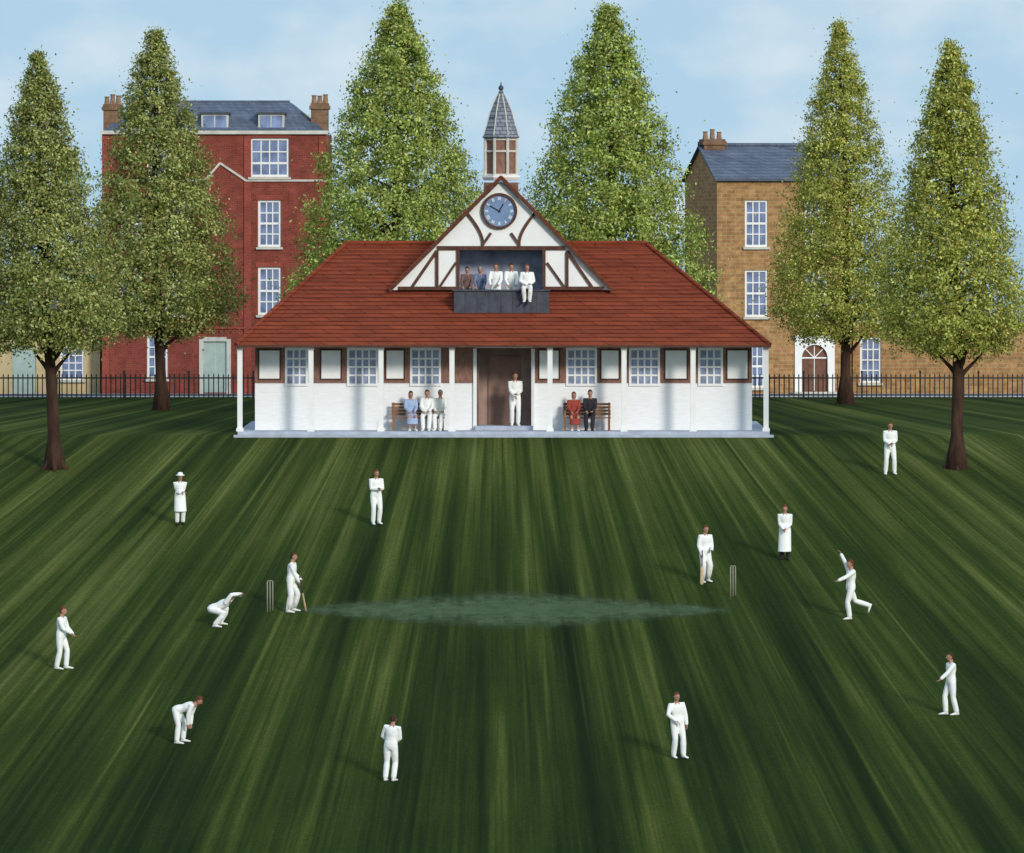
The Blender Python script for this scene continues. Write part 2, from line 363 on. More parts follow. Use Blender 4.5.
# ------------------------------------------------------------------ PAVILION
pav=thing('cricket_pavilion','white timbered cricket pavilion with red tiled roof, clock and spire','pavilion',(0,0,0))
XL,XR=PX(237,0),PX(769,0); XC=(XL+XR)/2
DEP=12.0; EZ=PZ(346,-0.1); RZ=PZ(245,6)
g=MB(); g.box(XL+0.02,XR+0.02,0,DEP,-0.3,0.13); obj('veranda_floor',g.mesh('veranda_floor',['slab']),pav)
g=MB(); g.box(XL-0.1,XR+0.15,-0.35,-0.003,-0.3,0.02); obj('step',g.mesh('step',['slab']),pav)
WY=1.6
wx0,wx1=PX(255,WY),PX(752,WY); zt=PZ(346,WY)+0.05; zm=PZ(383,WY)
wins=[(285,308),(347,378),(410,441),(566,597),(629,660),(698,723)]
pans=[(258,281),(320,342),(385,405),(538,560),(600,620),(664,688),(726,749)]
ops=[(PX(a,WY),PX(b,WY),PZ(386,WY),PZ(348,WY)) for a,b in wins]
door=(PX(475,WY),PX(533,WY),0.13,PZ(348,WY))
lo=MB()
wall_open(lo,wx0,wx1,0.13,zt,WY,ops+[door],0.2,0)
lo.face([(wx0,WY,0.13),(wx0,WY,zt),(wx0,10.5,zt),(wx0,10.5,0.13)]); lo.face([(wx1,WY,0.13),(wx1,10.5,0.13),(wx1,10.5,zt),(wx1,WY,zt)])
lo.face([(wx0,10.5,0.13),(wx0,10.5,zt),(wx1,10.5,zt),(wx1,10.5,0.13)])
obj('wall',lo.mesh('wall',['white_board']),pav)
spans=[]; cur=wx0
for a,b in sorted([(PX(a,WY),PX(b,WY)) for a,b in wins]+[(door[0],door[1])]):
    spans.append((cur,a)); cur=b
spans.append((cur,wx1))
for a,b in spans: obj('timber_band',MB().box(a,b,WY-0.03,WY-0.001,zm,zt).mesh('timber_band',['timber_band']),pav)
for a,b in pans:
    x0,x1=PX(a,WY),PX(b,WY); z0,z1=PZ(380,WY),PZ(349,WY)
    p=MB(); p.box(x0+0.05,x1-0.05,WY-0.05,WY-0.031,z0+0.05,z1-0.05)
    for q in ((x0,x0+0.05,z0,z1),(x1-0.05,x1,z0,z1),(x0+0.05,x1-0.05,z0,z0+0.05),(x0+0.05,x1-0.05,z1-0.05,z1)): p.box(q[0],q[1],WY-0.06,WY-0.031,q[2],q[3],1)
    obj('wall_panel',p.mesh('wall_panel',['white','timber']),pav)
for a,b in wins:
    x0,x1=PX(a,WY),PX(b,WY); add_window(pav,(x0+x1)/2,WY-0.03,PZ(386,WY),x1-x0,PZ(348,WY)-PZ(386,WY),4 if b-a>25 else 3,4,'glass_pav','white',0.06,0.08,sill=False)
x0,x1,z0,z1=door; e=WY+1.0
d=MB(); d.face([(x0,e,z0),(x1,e,z0),(x1,e,z1),(x0,e,z1)]); d.face([(x0,WY+0.2,z0),(x0,WY+0.2,z1),(x0,e,z1),(x0,e,z0)]); d.face([(x1,WY+0.2,z0),(x1,e,z0),(x1,e,z1),(x1,WY+0.2,z1)])
d.face([(x0,WY+0.2,z1),(x1,WY+0.2,z1),(x1,e,z1),(x0,e,z1)])
dw=obj('doorway',d.mesh('doorway',['inside']),pav)
d=MB(); d.box(x0+0.45,x1-0.45,e-0.06,e-0.003,z0+0.15,z1-0.3); obj('inner_door',d.mesh('inner_door',['inner']),dw)
for a,b in ((x0-0.06,x0+0.06),(x1-0.06,x1+0.06)): obj('door_frame',MB().box(a,b,WY-0.08,WY+0.1,0.13,z1-0.02).mesh('door_frame',['white']),dw)
d=MB(); d.box(x0+0.08,x0+0.13,WY+0.2,WY+0.95,0.3,z1-0.1); obj('door',d.mesh('door',['inner']),pav)
d=MB(); d.box(x0,x1,WY-0.35,WY+0.98,0.131,0.28); obj('doorstep',d.mesh('doorstep',['slab']),pav)
for px in (240,311,381,452,550,624,693,766):
    x=PX(px,0.2); p=MB(); p.box(x-0.085,x+0.085,0.08,0.25,0.13,EZ-0.03); p.box(x-0.12,x+0.12,0.04,0.29,0.13,0.24); p.box(x-0.105,x+0.105,0.06,0.27,EZ-0.14,EZ-0.06)
    obj('post',p.mesh('post',['white']),pav)
p=MB(); p.box(XL+0.1,XR-0.1,0.06,0.27,EZ-0.03,EZ+0.03); obj('veranda_beam',p.mesh('veranda_beam',['white']),pav)
# roof
ROx0,ROx1=PX(236,-0.1),PX(770,-0.1); rl,rr=PX(346,6),PX(646,6)
BX0,BX1=PX(454,1.8),PX(549,1.8)
g=MB()
def courses(e0,e1,r0,r1,n,hole=None):
    e0,e1,r0,r1=map(Vector,(e0,e1,r0,r1)); nrm=(e1-e0).cross(r0-e0).normalized()
    for i in range(n):
        t0=i/n; t1=(i+1)/n+0.004
        a=e0.lerp(r0,t0)+nrm*0.034; b=e1.lerp(r1,t0)+nrm*0.034; c=e1.lerp(r1,min(1,t1))+nrm*0.01; d_=e0.lerp(r0,min(1,t1))+nrm*0.01
        segs=[(0.0,1.0)]
        if hole and hole[2]<=t0 and t1<=hole[3]+0.02:
            fa=(hole[0]-a.x)/(b.x-a.x); fb=(hole[1]-a.x)/(b.x-a.x); segs=[(0,fa),(fb,1)]
        for s0,s1 in segs:
            A=a.lerp(b,s0);B_=a.lerp(b,s1)
            if len(segs)==2:
                C=c.copy();D=d_.copy()
                if s0==0: C=Vector((hole[0],c.y,c.z))
                else: D=Vector((hole[1],c.y,c.z))
            else: C,D=c,d_
            k=max(2,int((B_-A).length/0.45))
            for q in range(k):
                u0=q/k;u1=(q+1)/k; j=nrm*random.uniform(-0.006,0.010)
                p0=A.lerp(B_,u0)+j;p1=A.lerp(B_,u1)+j;p2=D.lerp(C,u1);p3=D.lerp(C,u0)
                g.face([p0,p1,p2,p3]); g.face([p0-nrm*0.034,p1-nrm*0.034,p1,p0])
ye=-0.1; yb=DEP+0.4
courses((ROx0,ye,EZ),(ROx1,ye,EZ),(rl,6,RZ),(rr,6,RZ),26,(BX0,BX1,0.33,0.72))
courses((ROx1,yb,EZ),(ROx0,yb,EZ),(rr,6.02,RZ),(rl,6.02,RZ),26)
courses((ROx1,ye,EZ),(ROx1,yb,EZ),(rr,6,RZ),(rr,6.02,RZ),26)
courses((ROx0,yb,EZ),(ROx0,ye,EZ),(rl,6.02,RZ),(rl,6,RZ),26)
g.face([(ROx0,ye,EZ-0.01),(ROx0,yb,EZ-0.01),(ROx1,yb,EZ-0.01),(ROx1,ye,EZ-0.01)],1)
roof=obj('roof',g.mesh('roof',['tile','white']),pav)
g=MB(); g.tube([(rl,6,RZ+0.05),(rr,6,RZ+0.05)],[0.1,0.1],8)
for sx,rx in ((ROx0,rl),(ROx1,rr)): g.tube([(sx,ye,EZ+0.05),(rx,6,RZ+0.06)],[0.075,0.075],8); g.tube([(sx,yb,EZ+0.05),(rx,6,RZ+0.06)],[0.075,0.075],8)
obj('ridge_tiles',g.mesh('ridge_tiles',['tile']),roof)
g=MB(); g.box(ROx0,ROx1,ye-0.03,ye-0.002,EZ-0.05,EZ+0.03); g.box(ROx0-0.03,ROx0-0.002,ye-0.03,yb,EZ-0.05,EZ+0.03); g.box(ROx1+0.002,ROx1+0.03,ye-0.03,yb,EZ-0.05,EZ+0.03)
obj('fascia',g.mesh('fascia',['timber']),pav)
# gable
GY=3.0; GX=PX(501,GY); AZ=PZ(181,GY); BZ=PZ(290,GY); HW=3.72
def gx(px): return PX(px,GY)
OZ=PZ(250,GY); hwz=lambda z:(AZ-z)*HW/(AZ-BZ)
OL,OR=gx(459),gx(543)
g=MB(); y0,y1=GY,GY+0.15
g.prism_y([(GX-HW,BZ),(OL,BZ),(OL,OZ),(GX-hwz(OZ),OZ)],y0,y1); g.prism_y([(OR,BZ),(GX+HW,BZ),(GX+hwz(OZ),OZ),(OR,OZ)],y0,y1)
g.prism_y([(GX-hwz(OZ),OZ),(GX+hwz(OZ),OZ),(GX,AZ)],y0,y1)
gab=obj('gable',g.mesh('gable',['white']),pav)
t=MB(); w_=0.13
def tb(a,b,w=w_,k=0): t.beam(a,b,w,GY-0.05-k*0.004,GY-0.001)
zz=PZ(248,GY)
tb((GX-hwz(zz)+0.1,zz),(GX+hwz(zz)-0.1,zz),0.14,1)
tb((GX-HW+0.2,BZ+0.06),(OL,BZ+0.06),0.12,1); tb((OR,BZ+0.06),(GX+HW-0.2,BZ+0.06),0.12,1)
for px in (437,458,544,567):
    x=gx(px); ztop=min(zz, AZ-abs(x-GX)*(AZ-BZ)/HW-0.1); tb((x,BZ+0.12),(x,ztop-0.07),0.11,2)
tb((gx(437),zz-0.1),(gx(412),BZ+0.1),0.1,3); tb((gx(440),BZ+0.12),(gx(456),zz-0.5),0.08,3)
tb((gx(567),zz-0.1),(gx(592),BZ+0.1),0.1,3); tb((gx(564),BZ+0.12),(gx(547),zz-0.5),0.08,3)
for sgn in (-1,1):
    pts=[]
    for i in range(9):
        u=i/8; px=501+sgn*(34-16*math.sin(u*math.pi/2)); py=213+32*u
        pts.append((gx(px),PZ(py,GY)))
    for a,b in zip(pts,pts[1:]): tb(a,b,0.1,4)
    tb((gx(501+sgn*10),PZ(233,GY)),(gx(501+sgn*19),zz+0.07),0.09,5)
obj('timber_framing',t.mesh('timber_framing',['timber']),gab)
for sgn in (-1,1):
    t=MB()
    a=(GX+sgn*(HW+0.10),BZ-0.03); b=(GX,AZ+0.09)
    if sgn<0: t.beam(a,b,0.10,GY-0.20,GY-0.1)
    else: t.beam(b,a,0.10,GY-0.203,GY-0.103)
    obj('bargeboard',t.mesh('bargeboard',['timber']),gab)
t=MB()
for sgn in (-1,1):
    a=(GX+sgn*(HW+0.12),BZ+0.03); b=(GX,AZ+0.17)
    if sgn<0: t.beam(a,b,0.07,GY-0.16,9.2)
    else: t.beam(b,a,0.07,GY-0.163,9.197)
obj('gable_roof',t.mesh('gable_roof',['tile']),gab)
g=MB(); g.prism_y([(GX-HW,BZ),(GX+HW,BZ),(GX,AZ)],9.0,9.1); obj('rear_gable',g.mesh('rear_gable',['white']),gab)
# balcony
BF=4.12; BB=4.3; g=MB()
py1=PZ(291,1.8)
g.box(BX0,BX1,1.8,1.9,PZ(313,1.8)-0.05,py1); g.box(BX0,BX0+0.1,1.901,3.3,BF-0.1,py1-0.002); g.box(BX1-0.1,BX1,1.901,3.3,BF-0.1,py1-0.002)
g.box(BX0-0.05,BX1+0.05,1.74,1.96,py1,py1+0.05)
g.box(BX0+0.1,BX1-0.1,1.901,BB,BF-0.06,BF)
for i in range(1,8):
    x=BX0+(BX1-BX0)*i/8; g.box(x-0.02,x+0.02,1.78,1.799,PZ(313,1.8),py1-0.01)
bal=obj('balcony',g.mesh('balcony',['lead']),pav)
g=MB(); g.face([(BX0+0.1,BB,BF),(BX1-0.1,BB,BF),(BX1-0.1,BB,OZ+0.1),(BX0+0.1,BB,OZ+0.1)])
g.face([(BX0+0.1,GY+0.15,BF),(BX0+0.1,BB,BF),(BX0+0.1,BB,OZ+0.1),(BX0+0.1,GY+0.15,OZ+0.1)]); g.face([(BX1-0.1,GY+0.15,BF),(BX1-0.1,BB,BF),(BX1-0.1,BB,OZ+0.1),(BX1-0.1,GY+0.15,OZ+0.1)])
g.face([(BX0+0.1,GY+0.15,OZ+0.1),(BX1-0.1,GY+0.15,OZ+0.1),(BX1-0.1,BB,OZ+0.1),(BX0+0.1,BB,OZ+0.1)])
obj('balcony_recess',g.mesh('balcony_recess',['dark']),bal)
# clock
CZ=PZ(211,GY); CR=0.56
c=MB(); c.loft([((GX-0.06,GY-0.06,CZ),(CR,0,0),(0,0,CR)),((GX-0.06,GY-0.02,CZ),(CR,0,0),(0,0,CR))],40)
ck=obj('clock',c.mesh('clock',['clock'],fix=True),pav)
c=MB()
for i in range(40):
    a0=2*math.pi*i/40;a1=2*math.pi*(i+1)/40
    def P(a,r,y): return (GX-0.06+math.cos(a)*r,y,CZ+math.sin(a)*r)
    yF=GY-0.11
    c.face([P(a0,CR-0.03,yF),P(a1,CR-0.03,yF),P(a1,CR+0.06,yF),P(a0,CR+0.06,yF)])
    c.face([P(a0,CR+0.06,yF),P(a1,CR+0.06,yF),P(a1,CR+0.06,GY-0.005),P(a0,CR+0.06,GY-0.005)])
    c.face([P(a0,CR-0.03,yF),P(a1,CR-0.03,yF),P(a1,CR-0.03,GY-0.05),P(a0,CR-0.03,GY-0.05)])
obj('clock_rim',c.mesh('clock_rim',['timber']),ck)
num=['XII','I','II','III','IIII','V','VI','VII','VIII','IX','X','XI']
for i,s_ in enumerate(num):
    c=MB(); th=math.pi/2-i*math.pi/6; cc=Vector((math.cos(th),math.sin(th)))*0.43; tn=Vector((math.sin(th),-math.cos(th))); rd=Vector((math.cos(th),math.sin(th)))
    wid={'I':0.03,'V':0.06,'X':0.06}; tot=sum(wid[q] for q in s_); pos=-tot/2
    for q in s_:
        o_=cc+tn*(pos+wid[q]/2)+Vector((GX-0.06,CZ)); hh=rd*0.055; ww=tn*0.02
        if q=='I': st=[(o_-hh,o_+hh)]
        elif q=='V': st=[(o_-hh,o_+hh-ww),(o_-hh,o_+hh+ww)]
        else: st=[(o_-hh-ww,o_+hh+ww),(o_-hh+ww,o_+hh-ww)]
        for n_,(a,b) in enumerate(st): c.beam(tuple(a),tuple(b),0.016,GY-0.068-n_*0.003,GY-0.061)
        pos+=wid[q]
    obj('clock_numeral',c.mesh('clock_numeral',['white']),ck)
for ang,ln,wd,k in ((R(60),0.28,0.045,0),(R(150),0.38,0.03,1)):
    c=MB(); c.beam((GX-0.06-math.cos(ang)*0.06,CZ-math.sin(ang)*0.06),(GX-0.06+math.cos(ang)*ln,CZ+math.sin(ang)*ln),wd,GY-0.082-k*0.01,GY-0.075-k*0.01)
    obj('clock_hand',c.mesh('clock_hand',['iron']),ck)
# spire
SX=PX(501,6); 
def octa(mb,prof,seg=8,m=0):
    rings=[]
    for z,r in prof:
        a=math.pi/8; rr_=r/math.cos(math.pi/8)
        rings.append(((SX,6,z),(rr_*math.cos(a),rr_*math.sin(a),0),(-rr_*math.sin(a),rr_*math.cos(a),0)))
    mb.loft(rings,seg,m)
Z0=PZ(176,6); Z1=PZ(138,6)
g=MB(); g.box(SX-0.6,SX+0.6,5.4,6.6,7.6,8.6); lan=obj('spire',g.mesh('spire',['stackbrick']),pav)
g=MB(); octa(g,[(Z0-0.15,0.60),(Z0-0.05,0.66),(Z0+0.02,0.66),(Z0+0.021,0.5)]); obj('lantern_base',g.mesh('lantern_base',['white']),lan)
g=MB(); octa(g,[(Z0,0.5),(Z1,0.5)]); obj('louvre',g.mesh('louvre',['timber_band']),lan)
g=MB()
for i in range(8):
    a=math.pi/8+i*math.pi/4; r_=0.56/math.cos(math.pi/8); x=SX+math.cos(a)*r_*0.97; y=6+math.sin(a)*r_*0.97
    g.tube([(x,y,Z0),(x,y,Z1)],[0.055,0.055],8)
for zc in (Z0+0.04,(Z0*0.35+Z1*0.65),Z1-0.05): octa(g,[(zc-0.035,0.555),(zc+0.035,0.555)])
obj('lantern_frame',g.mesh('lantern_frame',['stone']),lan)
SP=((Z1+0.08,0.61),(PZ(125,6),0.50),(PZ(112,6),0.38),(PZ(102,6),0.24),(PZ(94,6),0.11))
g=MB(); octa(g,[(Z1-0.02,0.58),(Z1+0.03,0.65)]+list(SP)+[(PZ(90,6),0.05)])
obj('spire_roof',g.mesh('spire_roof',['lightslate']),lan)
for i in range(8):
    a=math.pi/8+i*math.pi/4; pts=[]
    for z,r in SP:
        q=r/math.cos(math.pi/8); pts.append((SX+math.cos(a)*q,6+math.sin(a)*q,z))
    obj('spire_rib',MB().tube(pts,[0.022]*5,6).mesh('spire_rib',['stone']),lan)
g=MB(); g.tube([(SX,6,PZ(92,6)),(SX,6,PZ(82,6))],[0.05,0.015],8); g.ell((SX,6,PZ(88,6)),0.09,0.09,0.1); obj('finial',g.mesh('finial',['lead'],True),lan)

# ------------------------------------------------------------------ HOUSES
HY=54.0; HS=F/(CAMD+HY)
ox=PX(215,HY); red=thing('brick_house','tall red brick town house with slate roof and white sash windows','house',(ox,HY,0))
def hx_(px): return (px-215)/HS
def hz(py): return CAMH-(py-HOR)/HS
W0,W1=hx_(102),hx_(326)
sash=[(258,281,200,247),(258,281,267,315),(147,168,335,379),(250,289,138,177),(120,143,200,247),(120,143,267,315),(165,188,200,247),(165,188,267,315),(258,281,337,383),(147,168,142,177)]
drs=(201,229,339,392)
ops=[(hx_(a),hx_(b),hz(d),hz(c)) for a,b,c,d in sash]+[(hx_(drs[0]),hx_(drs[1]),0.1,hz(drs[2]))]
g=MB(); ztop=hz(133)
wall_open(g,W0,W1,-0.1,ztop,0,ops,0.16)
g.face([(W0,0,-0.1),(W0,0,ztop),(W0,9,ztop),(W0,9,-0.1)]);g.face([(W1,0,-0.1),(W1,9,-0.1),(W1,9,ztop),(W1,0,ztop)]);g.face([(W0,9,-0.1),(W0,9,ztop),(W1,9,ztop),(W1,9,-0.1)])
obj('wall',g.mesh('wall',['redbrick']),red)
g=MB(); g.box(W0-0.1,W1+0.1,-0.14,-0.002,ztop-0.05,ztop+0.1); obj('cornice',g.mesh('cornice',['stone']),red)
g=MB(); g.box(hx_(246),W1+0.03,-0.07,-0.002,hz(181.5),hz(179.5)); g.box(W0-0.03,hx_(205),-0.07,-0.002,hz(181.5),hz(179.5))
g.beam((hx_(205),hz(180.5)),(hx_(220),hz(163)),0.09,-0.07,-0.002); g.beam((hx_(220),hz(163)),(hx_(246),hz(180.5)),0.09,-0.068,-0.003)
obj('string_course',g.mesh('string_course',['stone']),red)
g=MB(); g.box(W0-0.03,W1+0.03,-0.06,-0.002,hz(329),hz(327)); obj('plinth_band',g.mesh('plinth_band',['redbrick_light']),red)
for a,b,c,d in sash: obj('window_lintel',MB().box(hx_(a)-0.1,hx_(b)+0.1,-0.03,-0.002,hz(c)+0.002,hz(c)+0.2).mesh('window_lintel',['redbrick_light']),red)
for a in (W0,hx_(244),W1-0.3): obj('pilaster',MB().box(a,a+0.3,-0.05,-0.002,-0.1,ztop-0.13).mesh('pilaster',['redbrick_light']),red)
for a,b,c,d in sash:
    big=b-a>30
    add_window(red,(hx_(a)+hx_(b))/2,0.08,hz(d),hx_(b)-hx_(a),hz(c)-hz(d),4 if big else 3,3 if big else 4,'glass','white',0.05,0.1,midbar=True)
dm=MB(); a,b=hx_(drs[0]),hx_(drs[1]); dm.box(a+0.1,b-0.1,0.06,0.12,0.1,hz(339)-0.1)
dd=obj('door',dm.mesh('door',['green_door']),red)
dm=MB(); dm.box(a-0.08,a+0.1,-0.06,0.1,0,hz(339)); dm.box(b-0.1,b+0.08,-0.06,0.1,0,hz(339)); dm.box(a+0.1,b-0.1,-0.058,0.1,hz(339)-0.1,hz(339)+0.08); dm.box((a+b)/2-0.02,(a+b)/2+0.02,0.05,0.059,0.2,hz(339)-0.2)
obj('door_frame',dm.mesh('door_frame',['stone']),dd)
g=MB(); rt=hz(101); e0,e1=W0+0.05,W1-0.05; t0,t1=hx_(135),hx_(288)
y0,y1,yt0,yt1=0.0,9.0,2.2,6.8
zr=ztop+0.1
g.face([(e0,y0,zr),(e1,y0,zr),(t1,yt0,rt),(t0,yt0,rt)]);g.face([(e1,y0,zr),(e1,y1,zr),(t1,yt1,rt),(t1,yt0,rt)]);g.face([(e1,y1,zr),(e0,y1,zr),(t0,yt1,rt),(t1,yt1,rt)]);g.face([(e0,y1,zr),(e0,y0,zr),(t0,yt0,rt),(t0,yt1,rt)]);g.face([(t0,yt0,rt),(t1,yt0,rt),(t1,yt1,rt),(t0,yt1,rt)])
g.tube([(t0,yt0,rt),(t1,yt0,rt)],[0.07,0.07],8)
rf=obj('roof',g.mesh('roof',['slate']),red)
for a,b in ((201,228),(258,284)):
    x0,x1=hx_(a),hx_(b); zz0,zz1=hz(131),hz(114)
    g=MB(); g.box(x0,x1,0.25,2.2,zz0,zz1,0); g.box(x0-0.08,x1+0.08,0.17,2.3,zz1,zz1+0.08,1); dmr=obj('dormer',g.mesh('dormer',['stone','lead']),rf)
    for q0,q1 in ((x0+0.08,(x0+x1)/2-0.03),((x0+x1)/2+0.03,x1-0.08)): obj('dormer_window',MB().box(q0,q1,0.235,0.249,zz0+0.08,zz1-0.06).mesh('dormer_window',['glass']),rf)
def chimney(parent,x,y,zb,zt_,w,dpt,mtl,npots=3):
    g=MB(); g.box(x-w/2,x+w/2,y-dpt/2,y+dpt/2,zb,zt_-0.25); g.box(x-w/2-0.07,x+w/2+0.07,y-dpt/2-0.07,y+dpt/2+0.07,zt_-0.25,zt_-0.1); g.box(x-w/2-0.02,x+w/2+0.02,y-dpt/2-0.02,y+dpt/2+0.02,zt_-0.1,zt_)
    c=obj('chimney',g.mesh('chimney',[mtl]),parent)
    for i in range(npots):
        xx=x-w/2+w*(i+0.5)/npots
        h_=random.uniform(0.3,0.45); obj('chimney_pot',MB().tube([(xx,y,zt_),(xx,y,zt_+h_*0.8),(xx,y,zt_+h_)],[0.12,0.09,0.12],8).mesh('chimney_pot',['pot']),c)
chimney(red,hx_(111),1.2,ztop-0.5,hz(104),0.72,1.2,'stackbrick',3); chimney(red,hx_(319),1.2,ztop-0.5,hz(103),0.72,1.2,'stackbrick',3)

# cream low house
ox=PX(30,HY+1); cr_=thing('cream_house','low cream rendered house with slate roof behind iron railings','house',(ox,HY+1,0))
HS2=F/(CAMD+HY+1); f2=lambda px:(px-30)/HS2; z2=lambda py:CAMH-(py-HOR)/HS2
cw=[(60,84,346,380),(-40,-16,346,380)]
ops=[(f2(a),f2(b),z2(d),z2(c)) for a,b,c,d in cw]+[(f2(12),f2(36),0.0,z2(346))]
g=MB(); x0,x1=f2(-90),f2(100); zt2=z2(318)
wall_open(g,x0,x1,-0.1,zt2,0,ops,0.14); g.face([(x0,0,-0.1),(x0,0,zt2),(x0,8,zt2),(x0,8,-0.1)]);g.face([(x1,0,-0.1),(x1,8,-0.1),(x1,8,zt2),(x1,0,zt2)]);g.face([(x0,8,-0.1),(x0,8,zt2),(x1,8,zt2),(x1,8,-0.1)])
obj('wall',g.mesh('wall',['cream']),cr_)
for a,b,c,d in cw: add_window(cr_,(f2(a)+f2(b))/2,0.08,z2(d),f2(b)-f2(a),z2(c)-z2(d),3,4,'glass','white',0.05,0.09)
g=MB(); g.box(f2(12),f2(36),0.06,0.12,0,z2(346)); obj('door',g.mesh('door',['green_door']),cr_)
RH=1.5
g=MB(); g.face([(x0-0.2,-0.3,zt2),(x1,-0.3,zt2),(x1,4,zt2+RH),(x0-0.2,4,zt2+RH)]);g.face([(x1,8.3,zt2),(x0-0.2,8.3,zt2),(x0-0.2,4,zt2+RH),(x1,4,zt2+RH)]); g.face([(x1,0,zt2),(x1,8,zt2),(x1,4,zt2+RH-.1)],1); g.face([(x0,8,zt2),(x0,0,zt2),(x0,4,zt2+RH-.1)],1)
obj('roof',g.mesh('roof',['slate','cream']),cr_)

# tan brick house, turned a little
RO=R(9); ox=PX(717,HY); tan=thing('tan_brick_house','tan brick town house with slate roof and arched white doorway','house',(ox,HY,0),RO)
tx=lambda px:(px-717)/HS/math.cos(RO)*1.003
tw=[(745,768,200,247),(745,768,270,317),(745,765,345,388),(805,828,200,247),(805,828,270,317)]
ad_=(802,828,345,394)
ops=[(tx(a),tx(b),hz(d),hz(c)) for a,b,c,d in tw]+[(tx(ad_[0]),tx(ad_[1]),0.1,hz(ad_[2]))]
tl=0.0; tr_=tx(852); zt3=hz(178); dep=7.4
g=MB(); wall_open(g,tl,tr_,-0.1,zt3,0,ops,0.16)
g.face([(tl,dep,-0.1),(tl,0,-0.1),(tl,0,zt3),(tl,dep/2,zt3+1.35),(tl,dep,zt3)]);g.face([(tr_,0,-0.1),(tr_,dep,-0.1),(tr_,dep,zt3),(tr_,dep/2,zt3+1.35),(tr_,0,zt3)]);g.face([(tl,dep,-0.1),(tl,dep,zt3),(tr_,dep,zt3),(tr_,dep,-0.1)])
obj('wall',g.mesh('wall',['tanbrick']),tan)
g=MB()
for sgn in (0,1):
    ya=-0.2 if sgn==0 else dep+0.2
    zl=zt3-0.03; P0=(tl-0.12,ya,zl);P1=(tr_+0.12,ya,zl);P2=(tr_+0.12,dep/2,zt3+1.42);P3=(tl-0.12,dep/2,zt3+1.42)
    q=[P0,P1,P2,P3] if sgn==0 else [P1,P0,P3,P2]
    g.face(q); g.face([(p[0],p[1],p[2]-0.09) for p in reversed(q)])
    g.face([(q[0][0],q[0][1],q[0][2]-0.09),(q[1][0],q[1][1],q[1][2]-0.09),q[1],q[0]])
g.face([(tl-0.12,-0.2,zt3-0.12),(tl-0.12,-0.2,zt3-0.03),(tl-0.12,dep/2,zt3+1.42),(tl-0.12,dep/2,zt3+1.33)])
g.tube([(tl-0.12,dep/2,zt3+1.44),(tr_+0.12,dep/2,zt3+1.44)],[0.09,0.09],8)
obj('roof',g.mesh('roof',['slate']),tan)
for a,b,c,d in tw: obj('window_lintel',MB().box(tx(a)-0.1,tx(b)+0.1,-0.02,-0.002,hz(c)+0.002,hz(c)+0.18).mesh('window_lintel',['tanbrick']),tan)
for a,b,c,d in tw: add_window(tan,(tx(a)+tx(b))/2,0.08,hz(d),tx(b)-tx(a),hz(c)-hz(d),3,4,'glass','white',0.05,0.09,midbar=True)
chimney(tan,0.50,dep/2,zt3+0.9,hz(138),0.9,1.1,'stackbrick',3)
a,b=tx(ad_[0]),tx(ad_[1]); mx_=(a+b)/2; hw_=(b-a)/2; dz=hz(ad_[2]); spr=dz-hw_
g=MB(); g.box(a,b,0.08,0.14,0.1,dz); dr=obj('door',g.mesh('door',['brown_door']),tan)
g=MB(); n_=12
for i in range(n_):
    t_0=math.pi*i/n_;t_1=math.pi*(i+1)/n_
    xa,xb=mx_+math.cos(t_0)*hw_,mx_+math.cos(t_1)*hw_; za,zb=spr+math.sin(t_0)*hw_,spr+math.sin(t_1)*hw_
    g.prism_y([(xb,zb),(xa,za),(xa,dz+0.3),(xb,dz+0.3)],-0.06,0.07)
g.box(a-0.3,a,-0.06,0.07,0,dz+0.3); g.box(b,b+0.3,-0.06,0.07,0,dz+0.3); g.box(a-0.38,b+0.38,-0.12,0.06,dz+0.3,dz+0.4)
obj('door_surround',g.mesh('door_surround',['white']),dr)
g=MB()
for i in range(1,4):
    t_=math.pi*i/4; g.beam((mx_,spr),(mx_+math.cos(t_)*hw_*0.97,spr+math.sin(t_)*hw_*0.97),0.04,0.05,0.075-0.003*i)
g.box(a,b,0.045,0.078,spr-0.03,spr+0.03)
g.box(mx_-0.015,mx_+0.015,0.06,0.079,0.15,spr-0.04)
obj('fanlight',g.mesh('fanlight',['white']),dr)
g=MB(); g.box(a-0.5,b+0.5,-0.7,-0.125,-0.05,0.12); g.box(a-0.7,b+0.7,-1.1,-0.7,-0.05,0.05); obj('doorstep',g.mesh('doorstep',['stone']),tan)
# low tan building
ox=PX(960,HY+2); low=thing('brick_outbuilding','low plain tan brick building with one sash window behind railings','building',(ox,HY+2,0))
HS3=F/(CAMD+HY+2); f3=lambda px:(px-960)/HS3; z3=lambda py:CAMH-(py-HOR)/HS3
lw=[(860,881,337,383)]
ops=[(f3(a),f3(b),z3(d),z3(c)) for a,b,c,d in lw]
g=MB(); x0,x1=f3(853),f3(1110); zt4=z3(324)
wall_open(g,x0,x1,-0.1,zt4,0,ops,0.14); g.face([(x0,0,-0.1),(x0,0,zt4),(x0,8,zt4),(x0,8,-0.1)]);g.face([(x1,0,-0.1),(x1,8,-0.1),(x1,8,zt4),(x1,0,zt4)]);g.face([(x0,8,-0.1),(x0,8,zt4),(x1,8,zt4),(x1,8,-0.1)])
g.face([(x0,0,zt4),(x1,0,zt4),(x1,8,zt4),(x0,8,zt4)])
obj('wall',g.mesh('wall',['tanbrick']),low)
for a,b,c,d in lw: add_window(low,(f3(a)+f3(b))/2,0.08,z3(d),f3(b)-f3(a),z3(c)-z3(d),3,4,'glass','white',0.05,0.09)
g=MB(); g.box(x0-0.05,x1+0.05,-0.07,0.3,zt4+0.002,zt4+0.12); obj('coping',g.mesh('coping',['stone']),low)
